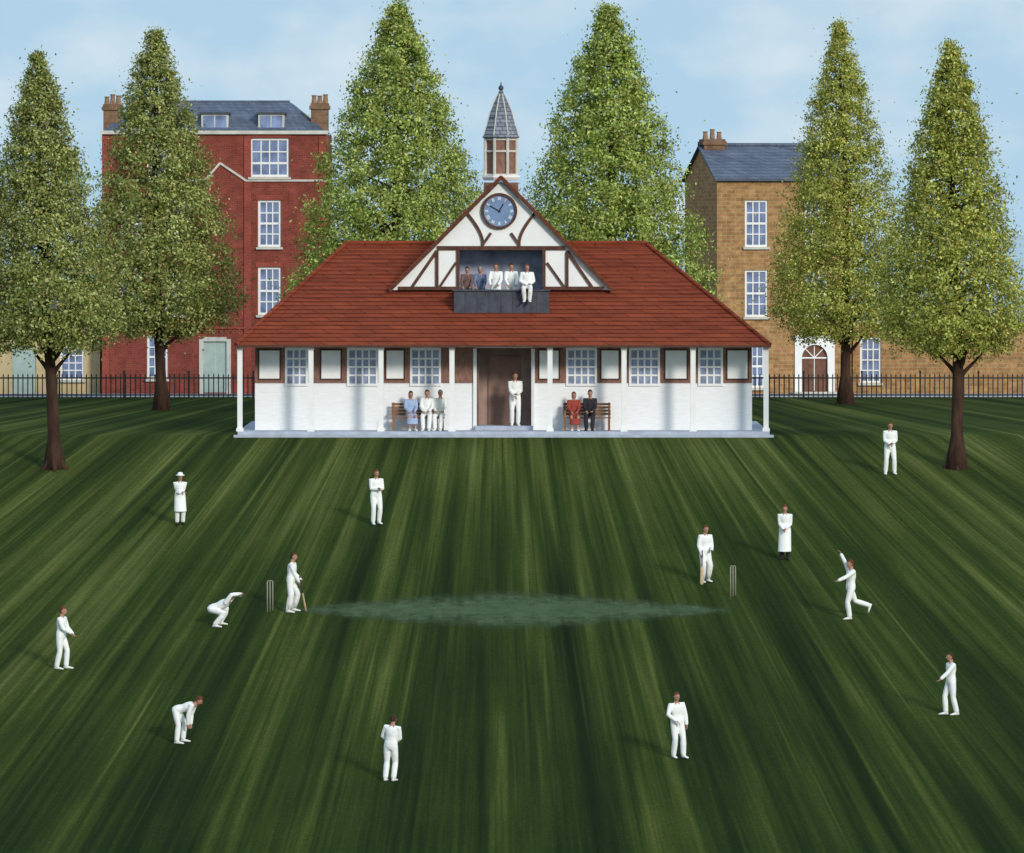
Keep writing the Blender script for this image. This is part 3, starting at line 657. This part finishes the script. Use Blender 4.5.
g=MB(); g.box(-60,60,50.5,53.9,-0.2,0.05); obj('pavement',g.mesh('pavement',['slab']),kind='structure')

# ------------------------------------------------------------------ railings
FY=48.0
def railings(px0,px1,label):
    x0,x1=PX(px0,FY),PX(px1,FY); o=thing('iron_railings',label,'railings',((x0+x1)/2,FY,0)); h=(x1-x0)/2
    FH=0.98
    for z in (0.12,FH-0.16):
        g=MB(); g.box(-h,h,-0.025,0.025,z,z+0.06); obj('rail',g.mesh('rail',['iron']),o)
    g=MB(); n=int(2*h/0.2)
    for i in range(n+1):
        x=-h+2*h*i/n; g.box(x-0.022,x+0.022,-0.018,0.018,0,FH-0.03); g.face([(x-0.035,0,FH-0.04),(x+0.035,0,FH-0.04),(x,0,FH+0.06)])
    obj('railing_bars',g.mesh('railing_bars',['iron']),o)
    k=int(2*h/2.4)
    pm=MB(); pm.box(-0.035,0.035,-0.035,0.035,-0.05,FH+0.08); pm.ell((0,0,FH+0.12),0.05,0.05,0.06,0,8,6); pm=pm.mesh('post',['iron'])
    for i in range(k+1): obj('post',pm,o,(-h+2*h*i/k,0,0))
railings(-70,512,'black iron railings in front of the red brick house'); railings(512.2,1095,'black iron railings in front of the tan brick house')

# ------------------------------------------------------------------ TREES
def leaf_material(name, mul):
    m=bpy.data.materials.new(name); m.use_nodes=True
    nt=m.node_tree; N=nt.nodes; L=nt.links; b=N['Principled BSDF']; b.inputs['Roughness'].default_value=0.8; b.inputs['Specular IOR Level'].default_value=0.06
    a=N.new('ShaderNodeAttribute'); a.attribute_name='tint'
    v=N.new('ShaderNodeVectorMath'); v.operation='MULTIPLY'; v.inputs[1].default_value=mul; L.new(a.outputs['Color'],v.inputs[0])
    n=N.new('ShaderNodeTexNoise'); n.inputs['Scale'].default_value=0.9; n.inputs['Detail'].default_value=3
    tc=N.new('ShaderNodeTexCoord'); L.new(tc.outputs['Object'],n.inputs['Vector'])
    mr=N.new('ShaderNodeMapRange'); mr.inputs[1].default_value=0.3; mr.inputs[2].default_value=0.7; mr.inputs[3].default_value=0.82; mr.inputs[4].default_value=1.18; L.new(n.outputs['Fac'],mr.inputs[0])
    v2=N.new('ShaderNodeVectorMath'); v2.operation='SCALE'; L.new(v.outputs[0],v2.inputs[0]); L.new(mr.outputs[0],v2.inputs['Scale'])
    L.new(v2.outputs[0],b.inputs['Base Color'])
    t=N.new('ShaderNodeBsdfTranslucent'); L.new(v2.outputs[0],t.inputs['Color'])
    mx=N.new('ShaderNodeMixShader'); mx.inputs[0].default_value=0.3; L.new(b.outputs[0],mx.inputs[1]); L.new(t.outputs[0],mx.inputs[2])
    L.new(mx.outputs[0],N['Material Output'].inputs['Surface']); return m
M['leaf_bright']=leaf_material('foliage_bright',(0.98,1.04,0.82)); M['leaf_dull']=leaf_material('foliage_muted',(0.86,0.84,0.82)); M['leaf_gold']=leaf_material('foliage_golden',(1.10,1.03,0.74))
def prof(t):
    if t<0.16: return 0.70+0.30*math.sin((t/0.16)*math.pi/2)
    return max(0.03,((1-t)/0.84))**0.76
def tree(name,label,bx,by,topx,topy,rad_px,botpy,leafm,seed,Y=None,nleaf=80000):
    rs=np.random.RandomState(seed); rd=random.Random(seed)
    if Y is None: X,Yg,Zg=ground_pt(bx,by)
    else: Yg=Y; Zg=0.0; X=PX(bx,Y)
    s=F/(CAMD+Yg)
    top=CAMH-(topy-HOR)/s-Zg; bot=CAMH-(botpy-HOR)/s-Zg; rad=rad_px/s; cxo=(topx-bx)/s; Hc=top-bot
    o=thing('tree',label,'tree',(X,Yg,Zg),group='trees around the cricket ground')
    g=MB(); pts=[];rr=[]
    th=top*0.93
    for i in range(12):
        t=i/11; z=-0.15+t*th
        pts.append((cxo*t+0.10*math.sin(t*5+seed),0.1*math.sin(t*4+seed*2),z)); rr.append(0.20*(1-t)**0.8+0.02+ (0.20 if i==0 else 0.0))
    g.tube(pts,rr,12)
    for i in range(5):
        a=i*2*math.pi/5+seed; g.tube([(pts[0][0]+0.06*math.cos(a),0.06*math.sin(a),0.6),(pts[0][0]+0.28*math.cos(a),0.28*math.sin(a),0.08),(pts[0][0]+0.52*math.cos(a),0.52*math.sin(a),-0.12)],[0.11,0.10,0.05],8)
    for i in range(34):
        t=(bot*0.80+ (top-bot)*0.8*(i/34.0)**1.15)/th; t=min(t,0.93)
        k=t*11; i0=int(k); p=Vector(pts[i0]).lerp(Vector(pts[min(11,i0+1)]),k-i0)
        tt=max(0,(p.z-bot)/Hc); a=i*2.4+rd.uniform(-0.4,0.4); ln=prof(max(0.05,tt))*rad*rd.uniform(0.6,0.78)
        up=rd.uniform(0.7,1.1)*(1.35 if i<7 else 0.6)
        d=Vector((math.cos(a),math.sin(a)*0.9,up)).normalized(); q=[p]; r0=0.03+0.065*(1-tt)
        for j in range(1,5):
            q.append(p+d*ln*1.1*j/4+Vector((rd.uniform(-.08,.08),rd.uniform(-.08,.08),-0.10*(j/4)**2)))
        g.tube(q,[r0,r0*0.75,r0*0.5,r0*0.3,r0*0.12],7)
    obj('trunk',g.mesh('trunk',['bark'],True),o)
    nc=1900; cl=[]
    while len(cl)<nc:
        t=rs.rand(); r_=prof(t)
        if rs.rand()>r_**0.8+0.05: continue
        a=rs.rand()*2*math.pi; q=(0.22+0.78*rs.rand()**0.5)
        lump=0.96+0.04*math.sin(a*3+t*17+seed)+0.05*math.sin(a*5-t*31+seed*3)+rs.uniform(-0.06,0.09)
        R_=r_*rad*q*lump
        xc=cxo*(0.5+0.5*t)
        cl.append((xc+R_*math.cos(a),R_*math.sin(a),bot+t*Hc*0.985-0.06*q*rad+(0.12*rad*rs.rand() if t<0.1 else 0),0.55+0.45*r_,t,q,math.cos(a),math.sin(a)))
    cl=np.array(cl); ns=nleaf//nc
    cen=np.repeat(cl[:,:3],ns,axis=0); sz=np.repeat(cl[:,3],ns); outw=np.repeat(cl[:,6:8],ns,axis=0)
    P=cen+rs.standard_t(5,(len(cen),3))*np.array([0.15,0.15,0.12])*sz[:,None]*(0.65+0.35*rad/2.5)
    nrm=rs.normal(0,0.60,(len(P),3))+np.concatenate([outw*0.8,np.full((len(P),1),0.38)],axis=1); nrm/=np.linalg.norm(nrm,axis=1)[:,None]
    rnd=rs.normal(0,1,(len(P),3)); a=np.cross(nrm,rnd); a/=np.linalg.norm(a,axis=1)[:,None]; b=np.cross(nrm,a)
    ls=rs.uniform(0.028,0.062,len(P))[:,None]*(1.0 if rad<3.3 else 1.15)
    V=np.stack([P-a*ls*1.15,P-b*ls*0.70,P+a*ls*1.15,P+b*ls*0.70],axis=1).reshape(-1,3)
    n=len(P)
    me=bpy.data.meshes.new('crown'); me.vertices.add(4*n); me.vertices.foreach_set('co',V.ravel()); me.loops.add(4*n); me.loops.foreach_set('vertex_index',np.arange(4*n)); me.polygons.add(n); me.polygons.foreach_set('loop_start',np.arange(0,4*n,4)); me.polygons.foreach_set('loop_total',np.full(n,4))
    clb=rs.uniform(0.78,1.18,nc)
    base=np.array([0.30,0.36,0.095]); light=np.array([0.64,0.68,0.28]); dark=np.array([0.165,0.215,0.05]); ochre=np.array([0.43,0.38,0.12])
    u=rs.rand(n); colr=np.where((u<0.28)[:,None],light,np.where((u<0.42)[:,None],dark,np.where((u<0.56)[:,None],ochre,base)))
    colr=colr*(np.repeat(clb,ns)*rs.uniform(0.85,1.15,n))[:,None]
    c4=np.concatenate([np.clip(colr,0,0.85),np.ones((n,1))],axis=1); c4=np.repeat(c4,4,axis=0)
    at=me.attributes.new('tint','FLOAT_COLOR','POINT'); at.data.foreach_set('color',c4.astype(np.float32).ravel())
    me.materials.append(M[leafm]); me.update(); me.validate()
    obj('crown',me,o)
tree('tree','tall conical tree with muted green foliage beside the iron railings',52,470,38,46,80,350,'leaf_dull',1,nleaf=72000)
tree('tree','tall conical tree with sparse olive foliage before the red brick house',160,410,155,22,88,335,'leaf_dull',2,nleaf=72000)
tree('tree','broad conical tree with bright green foliage behind the pavilion',395,400,398,-8,114,335,'leaf_bright',3,Y=25,nleaf=100000)
tree('tree','broad conical tree with bright green foliage beside the pavilion spire',612,400,608,-2,110,335,'leaf_bright',4,Y=25,nleaf=100000)
tree('tree','tall conical tree with golden green foliage before the tan brick house',848,404,840,16,78,340,'leaf_gold',5,nleaf=76000)
tree('tree','tall conical tree with golden green foliage on the grass bank',957,469,951,34,78,354,'leaf_gold',6,nleaf=72000)

# ------------------------------------------------------------------ PEOPLE
def remesh(mb, vox, mats, name):
    me=mb.mesh('tmp',mats,fix=True); o=bpy.data.objects.new('tmp',me); COL.objects.link(o)
    md=o.modifiers.new('r','REMESH'); md.mode='VOXEL'; md.voxel_size=vox; md.use_smooth_shade=True
    sm=o.modifiers.new('s','SMOOTH'); sm.factor=0.5; sm.iterations=3
    dg=bpy.context.evaluated_depsgraph_get(); m2=bpy.data.meshes.new_from_object(o.evaluated_get(dg)); m2.name=name
    bpy.data.objects.remove(o); bpy.data.meshes.remove(me)
    m2.materials.clear()
    for x in mats: m2.materials.append(M[x])
    return m2
def append_mb(me, mb, mats):
    bm=bmesh.new(); bm.from_mesh(me)
    vs=[bm.verts.new(v) for v in mb.v]
    for f,mi in zip(mb.f,mb.m):
        try: nf=bm.faces.new([vs[i] for i in f]); nf.material_index=mi; nf.smooth=True
        except ValueError: pass
    bm.to_mesh(me); bm.free(); me.materials.clear()
    for x in mats: me.materials.append(M[x])
    return me
def ik(a,t,l1,l2,pole):
    a=Vector(a);t=Vector(t);d=t-a;L_=d.length;mxl=(l1+l2)*0.995
    if L_>mxl: t=a+d.normalized()*mxl; d=t-a; L_=mxl
    L_=max(L_,abs(l1-l2)+0.02); u=d.normalized(); p=Vector(pole); p=p-u*p.dot(u)
    if p.length<1e-4: p=Vector((0,0.01,1))
    p.normalize(); x=(l1*l1-l2*l2+L_*L_)/(2*L_); h=math.sqrt(max(0,l1*l1-x*x))
    return a+u*x+p*h, t
def person(label, loc, yaw=0, scale=1.0, pelvis=(0,0,0.92), lean=2, side=0, hp=5, hyaw=0, hands=None, feet=None, epole=None, kpole=(0,-1,0.15),
           top='whites', legs='whites', shoes='shoe_white', hair='hair', coat=False, skirt=False, pads=False, hat=None, gloves=False, longhair=False, slope=True, group=None, tiptoe=None, coatlen=1.15):
    P=Vector(pelvis); yw=R(yaw)
    le=R(lean); sd_=R(side); u=Vector((math.sin(sd_),-math.sin(le)*math.cos(sd_),math.cos(le)*math.cos(sd_))); a=Vector((math.cos(sd_),0,-math.sin(sd_))); f=a.cross(u)*1.0; 
    if f.y>0: f=-f
    sh={-1:P+u*0.485-a*0.18,1:P+u*0.485+a*0.18}; nb=P+u*0.54
    H_=R(hp); hy=R(hyaw); RZ_=Matrix.Rotation(hy,3,'Z'); hd=Vector((math.sin(sd_)*0.5,-math.sin(H_),math.cos(H_)))
    HB=RZ_@Matrix.Rotation(H_,3,'X'); hc=nb+hd*0.165+RZ_@Vector((0,-0.02,0))
    hands=hands or {-1:(-0.25,-0.04,0.80),1:(0.25,-0.04,0.80)}; feet=feet or {-1:(-0.10,0.0,0.08),1:(0.10,0.0,0.08)}
    ft={}
    for k,v in feet.items():
        v=Vector(v); wy=math.sin(yw)*v.x+math.cos(yw)*v.y
        if slope: v.z+=SL*wy
        ft[k]=v
    hip={-1:P-a*0.09,1:P+a*0.09}
    J={}
    for k in (-1,1):
        kn,an=ik(hip[k],ft[k],0.43,0.43,Vector(kpole)+Vector((0.12*k,0,0)))
        ep=(epole or {}).get(k,(0.6*k,0.8,-0.2)); el,wr=ik(sh[k],hands[k],0.285,0.25,ep)
        J[k]=dict(hip=hip[k],knee=kn,ank=an,sh=sh[k],el=el,wr=wr)
    def torso(mb,e,lo=-0.10,hi=0.60,mul=1.0):
        rs=[(-0.10,.10,.08),(-0.02,.165,.11),(0.06,.165,.115),(0.14,.15,.105),(0.22,.143,.10),(0.33,.165,.118),(0.43,.178,.115),(0.49,.15,.092),(0.535,.075,.065),(0.60,.055,.058)]
        mb.loft([(P+u*t,a*(w+e)*mul,f*(d+e)*mul) for t,w,d in rs if lo<=t<=hi],18)
    def arm(mb,k,e,end=1.0,cuff=0):
        j=J[k]; w=j['el'].lerp(j['wr'],end)
        mb.tube([P+u*0.47+a*0.08*k,j['sh'],j['sh'].lerp(j['el'],0.5),j['el'],j['el'].lerp(w,0.35),w],[.06+e,.06+e,.05+e,.042+e,.043+e,.028+e+cuff],12,0,True)
    def leg(mb,k,e,end=1.0,cuff=0.0):
        j=J[k]; w=j['knee'].lerp(j['ank'],end)
        mb.tube([j['hip'],j['hip'].lerp(j['knee'],0.5),j['knee'],j['knee'].lerp(w,0.3),j['knee'].lerp(w,0.65),w],[.088+e,.078+e,.056+e,.058+e+cuff*.3,.047+e+cuff*.7,.038+e+cuff],12,0,True)
    def palm(k):
        j=J[k]; d=(j['wr']-j['el']).normalized(); s_=Vector((0,0,1)).cross(d)
        if s_.length<0.3: s_=Vector((0,-1,0))-d*Vector((0,-1,0)).dot(d)
        s_.normalize(); n_=d.cross(s_).normalized()
        return j['wr'],d,s_,n_
    b=MB(); torso(b,0)
    b.tube([nb-u*0.03,nb+hd*0.09],[.058,.054],12,0,True)
    b.ell(hc,.076,.094,.118,0,18,12,HB)
    b.ell(hc+HB@Vector((0,-.03,-.055)),.055,.062,.06,0,14,10,HB)
    b.tube([hc+HB@Vector((0,-.088,.02)),hc+HB@Vector((0,-.112,-.018))],[.011,.017],8,0,True)
    for k in (-1,1):
        b.ell(hc+HB@Vector((.078*k,.008,-.005)),.014,.022,.034,0,10,8,HB)
        arm(b,k,0); leg(b,k,0)
        w,d,s_,n_=palm(k); b.loft([(w-d*0.02,s_*.026,n_*.024),(w+d*0.03,s_*.036,n_*.018),(w+d*0.07,s_*.043,n_*.016),(w+d*0.095,s_*.040,n_*.013)],12)
        an=J[k]['ank']; tp=(tiptoe or {}).get(k,0); fd=Vector((0.12*k,-math.cos(R(tp)),-math.sin(R(tp)))).normalized(); sd2=fd.cross(Vector((0,0,1))).normalized(); upv=sd2.cross(fd)
        b.loft([(an-fd*0.05-upv*.045,sd2*.03,upv*.028),(an+fd*0.0-upv*.035,sd2*.038,upv*.042),(an+fd*0.08-upv*.048,sd2*.042,upv*.03),(an+fd*0.15-upv*.057,sd2*.044,upv*.02),(an+fd*0.19-upv*.06,sd2*.03,upv*.014)],12)
    mats=['skin','eye','lip','whites']
    me=remesh(b,0.014,['skin'],'person')
    x=MB()
    for k in (-1,1):
        x.ell(hc+HB@Vector((.031*k,-.086,.008)),.014,.008,.008,3,8,6,HB); x.ell(hc+HB@Vector((.031*k,-.092,.008)),.007,.005,.007,1,8,6,HB)
        x.ell(hc+HB@Vector((.031*k,-.090,.027)),.019,.007,.004,1,8,6,HB)
        w,d,s_,n_=palm(k)
        curl=0.6
        for q,(so_,ln) in enumerate(((-.030,.066),(-.010,.076),(.010,.071),(.029,.056))):
            p0=w+d*0.085+s_*so_; d2=(d*math.cos(curl*.5)+n_*math.sin(curl*.5)*k).normalized(); d3=(d*math.cos(curl*1.3)+n_*math.sin(curl*1.3)*k).normalized()
            x.tube([p0,p0+d2*ln*.5,p0+d2*ln*.5+d3*ln*.28,p0+d2*ln*.5+d3*ln*.5],[.0092,.0088,.008,.006],7,0,True)
        side_=-s_ ; p0=w+d*0.03+side_*0.026
        x.tube([p0,p0+(d*.6+side_*.8).normalized()*.034,p0+(d*.6+side_*.8).normalized()*.034+d*.028],[.012,.0105,.008],7,0,True)
    x.ell(hc+HB@Vector((0,-.088,-.052)),.022,.008,.006,2,8,6,HB)
    append_mb(me,x,mats)
    o=bpy.data.objects.new('person',me); COL.objects.link(o); o.location=loc; o.rotation_euler[2]=yw; o.scale=(scale,)*3
    o['label']=label; o['category']='person'
    if group: o['group']=group
    s_=MB(); torso(s_,0.016,0.0 if not coat else -0.02,0.50)
    s_.tube([P+u*0.47,P+u*0.545],[.10,.066],14)
    for k in (-1,1): arm(s_,k,0.016,0.97,0.006)
    if coat:
        kz=(J[-1]['knee']+J[1]['knee'])/2; dn=(kz-P)*coatlen; s_.loft([(P+u*0.2,a*.165,f*.125),(P,a*.195,f*.15),(P+dn*0.5,a*.205,f*.16),(P+dn*1.0,a*.215,f*.17)],18)
    obj('coat' if coat else 'shirt',remesh(s_,0.017,[top],'coat' if coat else 'shirt'),o)
    if skirt:
        t_=MB(); m_k=(J[-1]['knee']+J[1]['knee'])/2; m_a=(J[-1]['ank']+J[1]['ank'])/2; k1=(m_k-P).normalized()
        pv=a.cross(k1).normalized()
        t_.loft([(P+u*0.16,a*.15,f*.115),(P+u*0.02,a*.19,f*.13),(P+(m_k-P)*.3,a*.20,pv*.12),(m_k,a*.19,pv*.10),(m_k.lerp(m_a,.15)+Vector((0,-.03,0)),a*.19,f*.11),(m_k.lerp(m_a,.65),a*.2,f*.12)],18)
        obj('skirt',remesh(t_,0.017,[legs],'skirt'),o)
    else:
        t_=MB(); torso(t_,0.020,-0.10,0.14)
        for k in (-1,1): leg(t_,k,0.018,0.93,0.016)
        obj('trousers',remesh(t_,0.017,[legs],'trousers'),o)
    for k in (-1,1):
        t_=MB(); an=J[k]['ank']; tp=(tiptoe or {}).get(k,0); fd=Vector((0.12*k,-math.cos(R(tp)),-math.sin(R(tp)))).normalized(); sd2=fd.cross(Vector((0,0,1))).normalized(); upv=sd2.cross(fd)
        t_.loft([(an-fd*0.065-upv*.042,sd2*.034,upv*.034),(an+fd*0.0-upv*.028,sd2*.046,upv*.052),(an+fd*0.08-upv*.042,sd2*.05,upv*.038),(an+fd*0.16-upv*.054,sd2*.05,upv*.026),(an+fd*0.21-upv*.06,sd2*.034,upv*.018)],12)
        obj('shoe',t_.mesh('shoe',[shoes],True,True),o)
    t_=MB(); t_.ell(hc+HB@Vector((0,.012,.012)),.086,.098,.120,0,20,14,HB,keep=lambda l:(l.z>0.42) or (l.y>0.05 and l.z>(-0.55 if not longhair else -1.1)) or (l.y>-0.35 and l.z>0.1))
    if longhair: t_.ell(hc+HB@Vector((0,.05,-.06)),.08,.06,.10,0,14,10,HB)
    obj('hair',t_.mesh('hair',[hair],True),o)
    if hat:
        t_=MB(); c_=hc+HB@Vector((0,.0,.062)); zz_=HB@Vector((0,0,1)); xx=HB@Vector((1,0,0)); yy=HB@Vector((0,1,0))
        t_.loft([(c_-zz_*.006,xx*.15,yy*.16),(c_+zz_*.004,xx*.148,yy*.158),(c_+zz_*.008,xx*.098,yy*.112),(c_+zz_*.07,xx*.088,yy*.10),(c_+zz_*.095,xx*.06,yy*.07)],20)
        obj('hat',t_.mesh('hat',[hat],True,True),o)
    if pads:
        for k in (-1,1):
            j=J[k]; fw=Vector((0,-0.02,0)); t_=MB(); up_=(j['hip']-j['knee']).normalized()
            t_.tube([j['ank']+fw+Vector((0,0,.03)),j['ank'].lerp(j['knee'],.5)+fw,j['knee']+fw,j['knee']+up_*.14+fw],[.072,.085,.092,.088],12,0,False)
            obj('batting_pad',t_.mesh('batting_pad',['shoe_white'],True,True),o)
    if gloves:
        for k in (-1,1):
            w,d,q,n_=palm(k); t_=MB(); t_.loft([(w-d*0.05,q*.05,n_*.048),(w,q*.05,n_*.045),(w+d*.05,q*.055,n_*.035),(w+d*.085,q*.05,n_*.028)],12)
            obj('glove',t_.mesh('glove',['shoe_white'],True,True),o)
    Mw=Matrix.Translation(loc)@Matrix.Rotation(yw,4,'Z')@Matrix.Scale(scale,4)
    return o,J,Mw
def gp(px,py): return ground_pt(px,py)
hf={-1:(-0.05,-0.22,1.02),1:(0.06,-0.22,1.05)}
GF='fielders on the cricket ground'
person('cricketer in whites standing side on with hands held forward',gp(61,671),72,1.04,hands={-1:(-0.1,-0.33,1.02),1:(0.12,-0.30,0.98)},feet={-1:(-.08,.10,.08),1:(.08,-.12,.08)},lean=3,hair='hair_red',group=GF)
person('umpire in white coat and white sun hat with arms folded',gp(180,526),10,0.93,hands={-1:(0.06,-0.2,1.12),1:(-0.06,-0.23,1.08)},coat=True,hat='whites',legs='whites',shoes='shoe_dark',group='umpires')
person('cricketer in whites standing with hands clasped at his chest',gp(376,526),20,1.0,hands={-1:(-0.02,-0.24,1.12),1:(0.06,-0.24,1.14)},hair='hair_red',group=GF)
_,J1,M1=person('batsman in whites and pads standing upright holding a bat',gp(291,614),78,1.03,hands={-1:(-0.03,-0.22,0.92),1:(0.04,-0.24,0.99)},feet={-1:(-.13,.06,.08),1:(.13,-.04,.08)},lean=5,pads=True,gloves=True,hair='hair',group='batsmen')
person('wicketkeeper in whites crouching with gloved hands reaching forward',gp(218,628),80,1.05,pelvis=(0,0.18,0.48),lean=66,hp=12,hands={-1:(-0.05,-0.62,0.92),1:(0.07,-0.60,0.88)},feet={-1:(-.16,.06,.08),1:(.16,-.03,.08)},gloves=True,group=GF)
person('cricketer in whites bent forward with hands on knees',gp(180,745),78,1.0,pelvis=(0,0.10,0.91),lean=74,hp=40,hands={-1:(-0.12,-0.26,0.53),1:(0.13,-0.28,0.53)},feet={-1:(-.12,.06,.08),1:(.13,-.05,.08)},hair='hair_red',group=GF)
person('cricketer in whites seen from behind with hands in front',gp(390,783),160,1.03,hands={-1:(-0.06,-0.22,1.0),1:(0.08,-0.2,1.02)},feet={-1:(-.10,.0,.08),1:(.11,.05,.08)},side=-5,pelvis=(-.02,0,.92),epole={-1:(-.9,.4,-.2),1:(.9,.4,-.2)},group=GF)
person('cricketer in whites standing with one hand on his hip',gp(678,760),25,1.04,hands={-1:(-0.16,-0.20,1.0),1:(0.20,-0.12,0.86)},feet={-1:(-.10,.06,.08),1:(.13,-.06,.08)},epole={-1:(-1,.1,0),1:(1,.3,0)},side=-4,pelvis=(-.02,0,.92),hair='hair_red',group=GF)
person('cricketer in whites side on with one arm reaching low',gp(951,717),-70,1.01,hands={-1:(-0.2,0.12,0.86),1:(0.2,-0.50,0.92)},feet={-1:(-.08,-.12,.08),1:(.08,.14,.08)},lean=0,group=GF)
person('bowler in whites in mid stride with one arm raised high',gp(850,621),-70,1.03,pelvis=(0,0.02,0.90),lean=-2,side=0,hp=4,hands={-1:(-0.26,-0.20,1.93),1:(0.22,-0.53,1.10)},feet={-1:(-.06,.62,.34),1:(.05,-.03,.08)},kpole=(0,-1,0.1),epole={-1:(-.6,.4,.2),1:(.3,.3,-1)},tiptoe={-1:70},hair='hair_red',group=GF)
_,J2,M2=person('batsman in whites and pads waiting with bat in hand',gp(705,584),28,1.0,hands={-1:(-0.20,-0.12,0.9),1:(0.10,-0.24,1.02)},pads=True,gloves=True,hair='hair_red',group='batsmen')
person('umpire in long white coat over dark trousers standing still',gp(785,561),-8,0.97,hands={-1:(-0.04,-0.22,0.98),1:(0.05,-0.22,1.0)},coat=True,coatlen=1.6,legs='darkcloth',shoes='shoe_dark',hair='hair_red',group='umpires')
person('cricketer in whites standing with hands joined in front',gp(890,476),5,0.99,hands=hf,feet={-1:(-.15,0,.08),1:(.15,0,.08)},hair='hair_red',group=GF)
person('cricketer in whites standing in the pavilion doorway',(PX(515,1.45),1.45,0.28),5,1.05,hands={-1:(-0.04,-0.24,0.98),1:(0.05,-0.22,1.05)},slope=False,hair='hair_red')
def bat(loc0,tip,label):
    p0=Vector(loc0);p1=Vector(tip);d=(p1-p0).normalized(); Lt=(p1-p0).length
    q=d.to_track_quat('Z','Y'); o=thing('cricket_bat',label,'cricket bat',p0); o.rotation_mode='QUATERNION'; o.rotation_quaternion=q
    g=MB(); g.loft([((0,0,Lt-0.56),(.02,0,0),(0,.018,0)),((0,0,Lt-0.50),(.052,0,0),(0,.02,0)),((0,0,Lt-0.2),(.054,0,0),(0,.03,0)),((0,0,Lt-0.03),(.054,0,0),(0,.02,0)),((0,0,Lt),(.04,0,0),(0,.012,0))],10)
    obj('blade',g.mesh('blade',['willow'],True,True),o)
    g=MB(); g.tube([(0,0,-0.12),(0,0,Lt-0.54)],[.018,.017],10,0,True); obj('handle',g.mesh('handle',['rubber'],True),o)
h=M1@((J1[-1]['wr']+J1[1]['wr'])/2+Vector((0,-.05,-.03))); t_=M1@Vector((0.1,-0.42,0.12)); bat(h,(t_.x,t_.y,gz(t_.y)+0.02),'wooden cricket bat held by the batsman by the stumps')
h=M2@(J2[-1]['wr']+Vector((0,-.06,-.04))); t_=M2@Vector((-0.30,-0.32,0.1)); bat(h,(t_.x,t_.y,gz(t_.y)+0.02),'wooden cricket bat resting on the grass beside the batsman')
def wicket(px,py,rz):
    x,y,z=gp(px,py); o=thing('wicket','three wooden cricket stumps with bails on the grass','wicket',(x,y,z),rz,group='wickets')
    for i in (-1,0,1):
        g=MB(); g.tube([(0,0,-0.05),(0,0,0.86),(0,0,0.90)],[.019,.019,.012],10); obj('stump',g.mesh('stump',['stump'],True),o,(i*0.12,0,0))
    for i in (-1,1):
        g=MB(); g.tube([(-.055,0,0),(0,0,0),(.055,0,0)],[.009,.015,.009],8); obj('bail',g.mesh('bail',['stump'],True),o,(i*0.06,0,0.915))
wicket(270,613,R(50)); wicket(733,598,R(50))
def bench(px,Y,width):
    o=thing('park_bench','brown slatted wooden bench on the pavilion veranda','bench',(PX(px,Y),Y,0.13),group='benches on the veranda'); w=width/2
    g=MB()
    for i in range(4): g.box(-w,w,-.22+i*.115,-.125+i*.115,.42,.45)
    obj('seat',g.mesh('seat',['bench']),o)
    g=MB()
    for i in range(4): g.box(-w,w,.26+i*.012,.29+i*.012,.52+i*.11,.60+i*.11)
    obj('backrest',g.mesh('backrest',['bench']),o)
    for x in (-w+.06,w-.06):
        for y0,zt_ in ((-.2,.64),(.235,.95)):
            g=MB(); g.box(x-.035,x+.035,y0,y0+.07,0,zt_ if y0<0 else .415); 
            if y0>0: g.box(x-.034,x+.034,y0+.004,y0+.022,.415,.95)
            obj('leg',g.mesh('leg',['bench']),o)
        g=MB(); g.box(x-.045,x+.045,-.24,.236,.641,.68); obj('armrest',g.mesh('armrest',['bench']),o)
BY=1.0
bench(418,BY,1.80); bench(587,BY,1.62)
def sitter(label,px,top,legs,hair,yaw=0,skirt=False,lh=False,shoes='shoe_dark',sc_=1.0,hat=None,Y=BY):
    person(label,(PX(px,Y),Y-0.02,0.13),yaw,sc_,pelvis=(0,0.06,0.565),lean=-3,hp=4,hands={-1:(-0.11,-0.24,0.68),1:(0.10,-0.26,0.68)},feet={-1:(-.10,-.40,.08),1:(.10,-.42,.08)},kpole=(0,-.6,1),top=top,legs=legs,hair=hair,skirt=skirt,longhair=lh,shoes=shoes,slope=False,hat=hat,group='spectators on the benches')
sitter('woman in pale blue dress seated on the bench',411,'blue','blue','hair',8,True,True,'shoe_white',0.97)
sitter('cricketer in whites seated on the bench',427,'whites','whites','hair_red',-4,shoes='shoe_white')
sitter('older cricketer in whites seated at the end of the bench',440,'jumper','whites','hair_grey',-10,shoes='shoe_white')
sitter('woman in dark red dress seated on the bench',574,'red','red','hair_red',4,True,True,'shoe_white',0.95)
sitter('man in black suit seated on the bench',590,'darkcloth','darkcloth','hair',-4,sc_=1.0)
pz=py1+0.05
person('cricketer in whites sitting on the balcony parapet',(PX(527,1.85),1.86,pz-0.475),0,0.97,pelvis=(0,0.02,0.57),lean=2,hands={-1:(-0.12,-0.22,0.70),1:(0.12,-0.22,0.70)},feet={-1:(-.09,-.26,.13),1:(.09,-.28,.13)},kpole=(0,-.8,1),slope=False,hair='hair_red')
for px,top_,hr,lb in ((467,'brown','hair','man in brown jacket standing on the pavilion balcony'),(480,'navy','hair_grey','grey haired man in blue jacket standing on the pavilion balcony'),(496,'whites','hair_red','cricketer in whites standing on the pavilion balcony'),(511,'whites','hair','cricketer in whites leaning on the pavilion balcony')):
    person(lb,(PX(px,2.6),2.6 if top_=='whites' else 3.2,BF),random.uniform(-15,15),0.97 if top_=='whites' else 0.90,hands={-1:(-0.16,-0.34,1.0),1:(0.14,-0.34,1.0)},top=top_,legs=top_,shoes='shoe_dark',slope=False,hair=hr,group='people on the balcony')
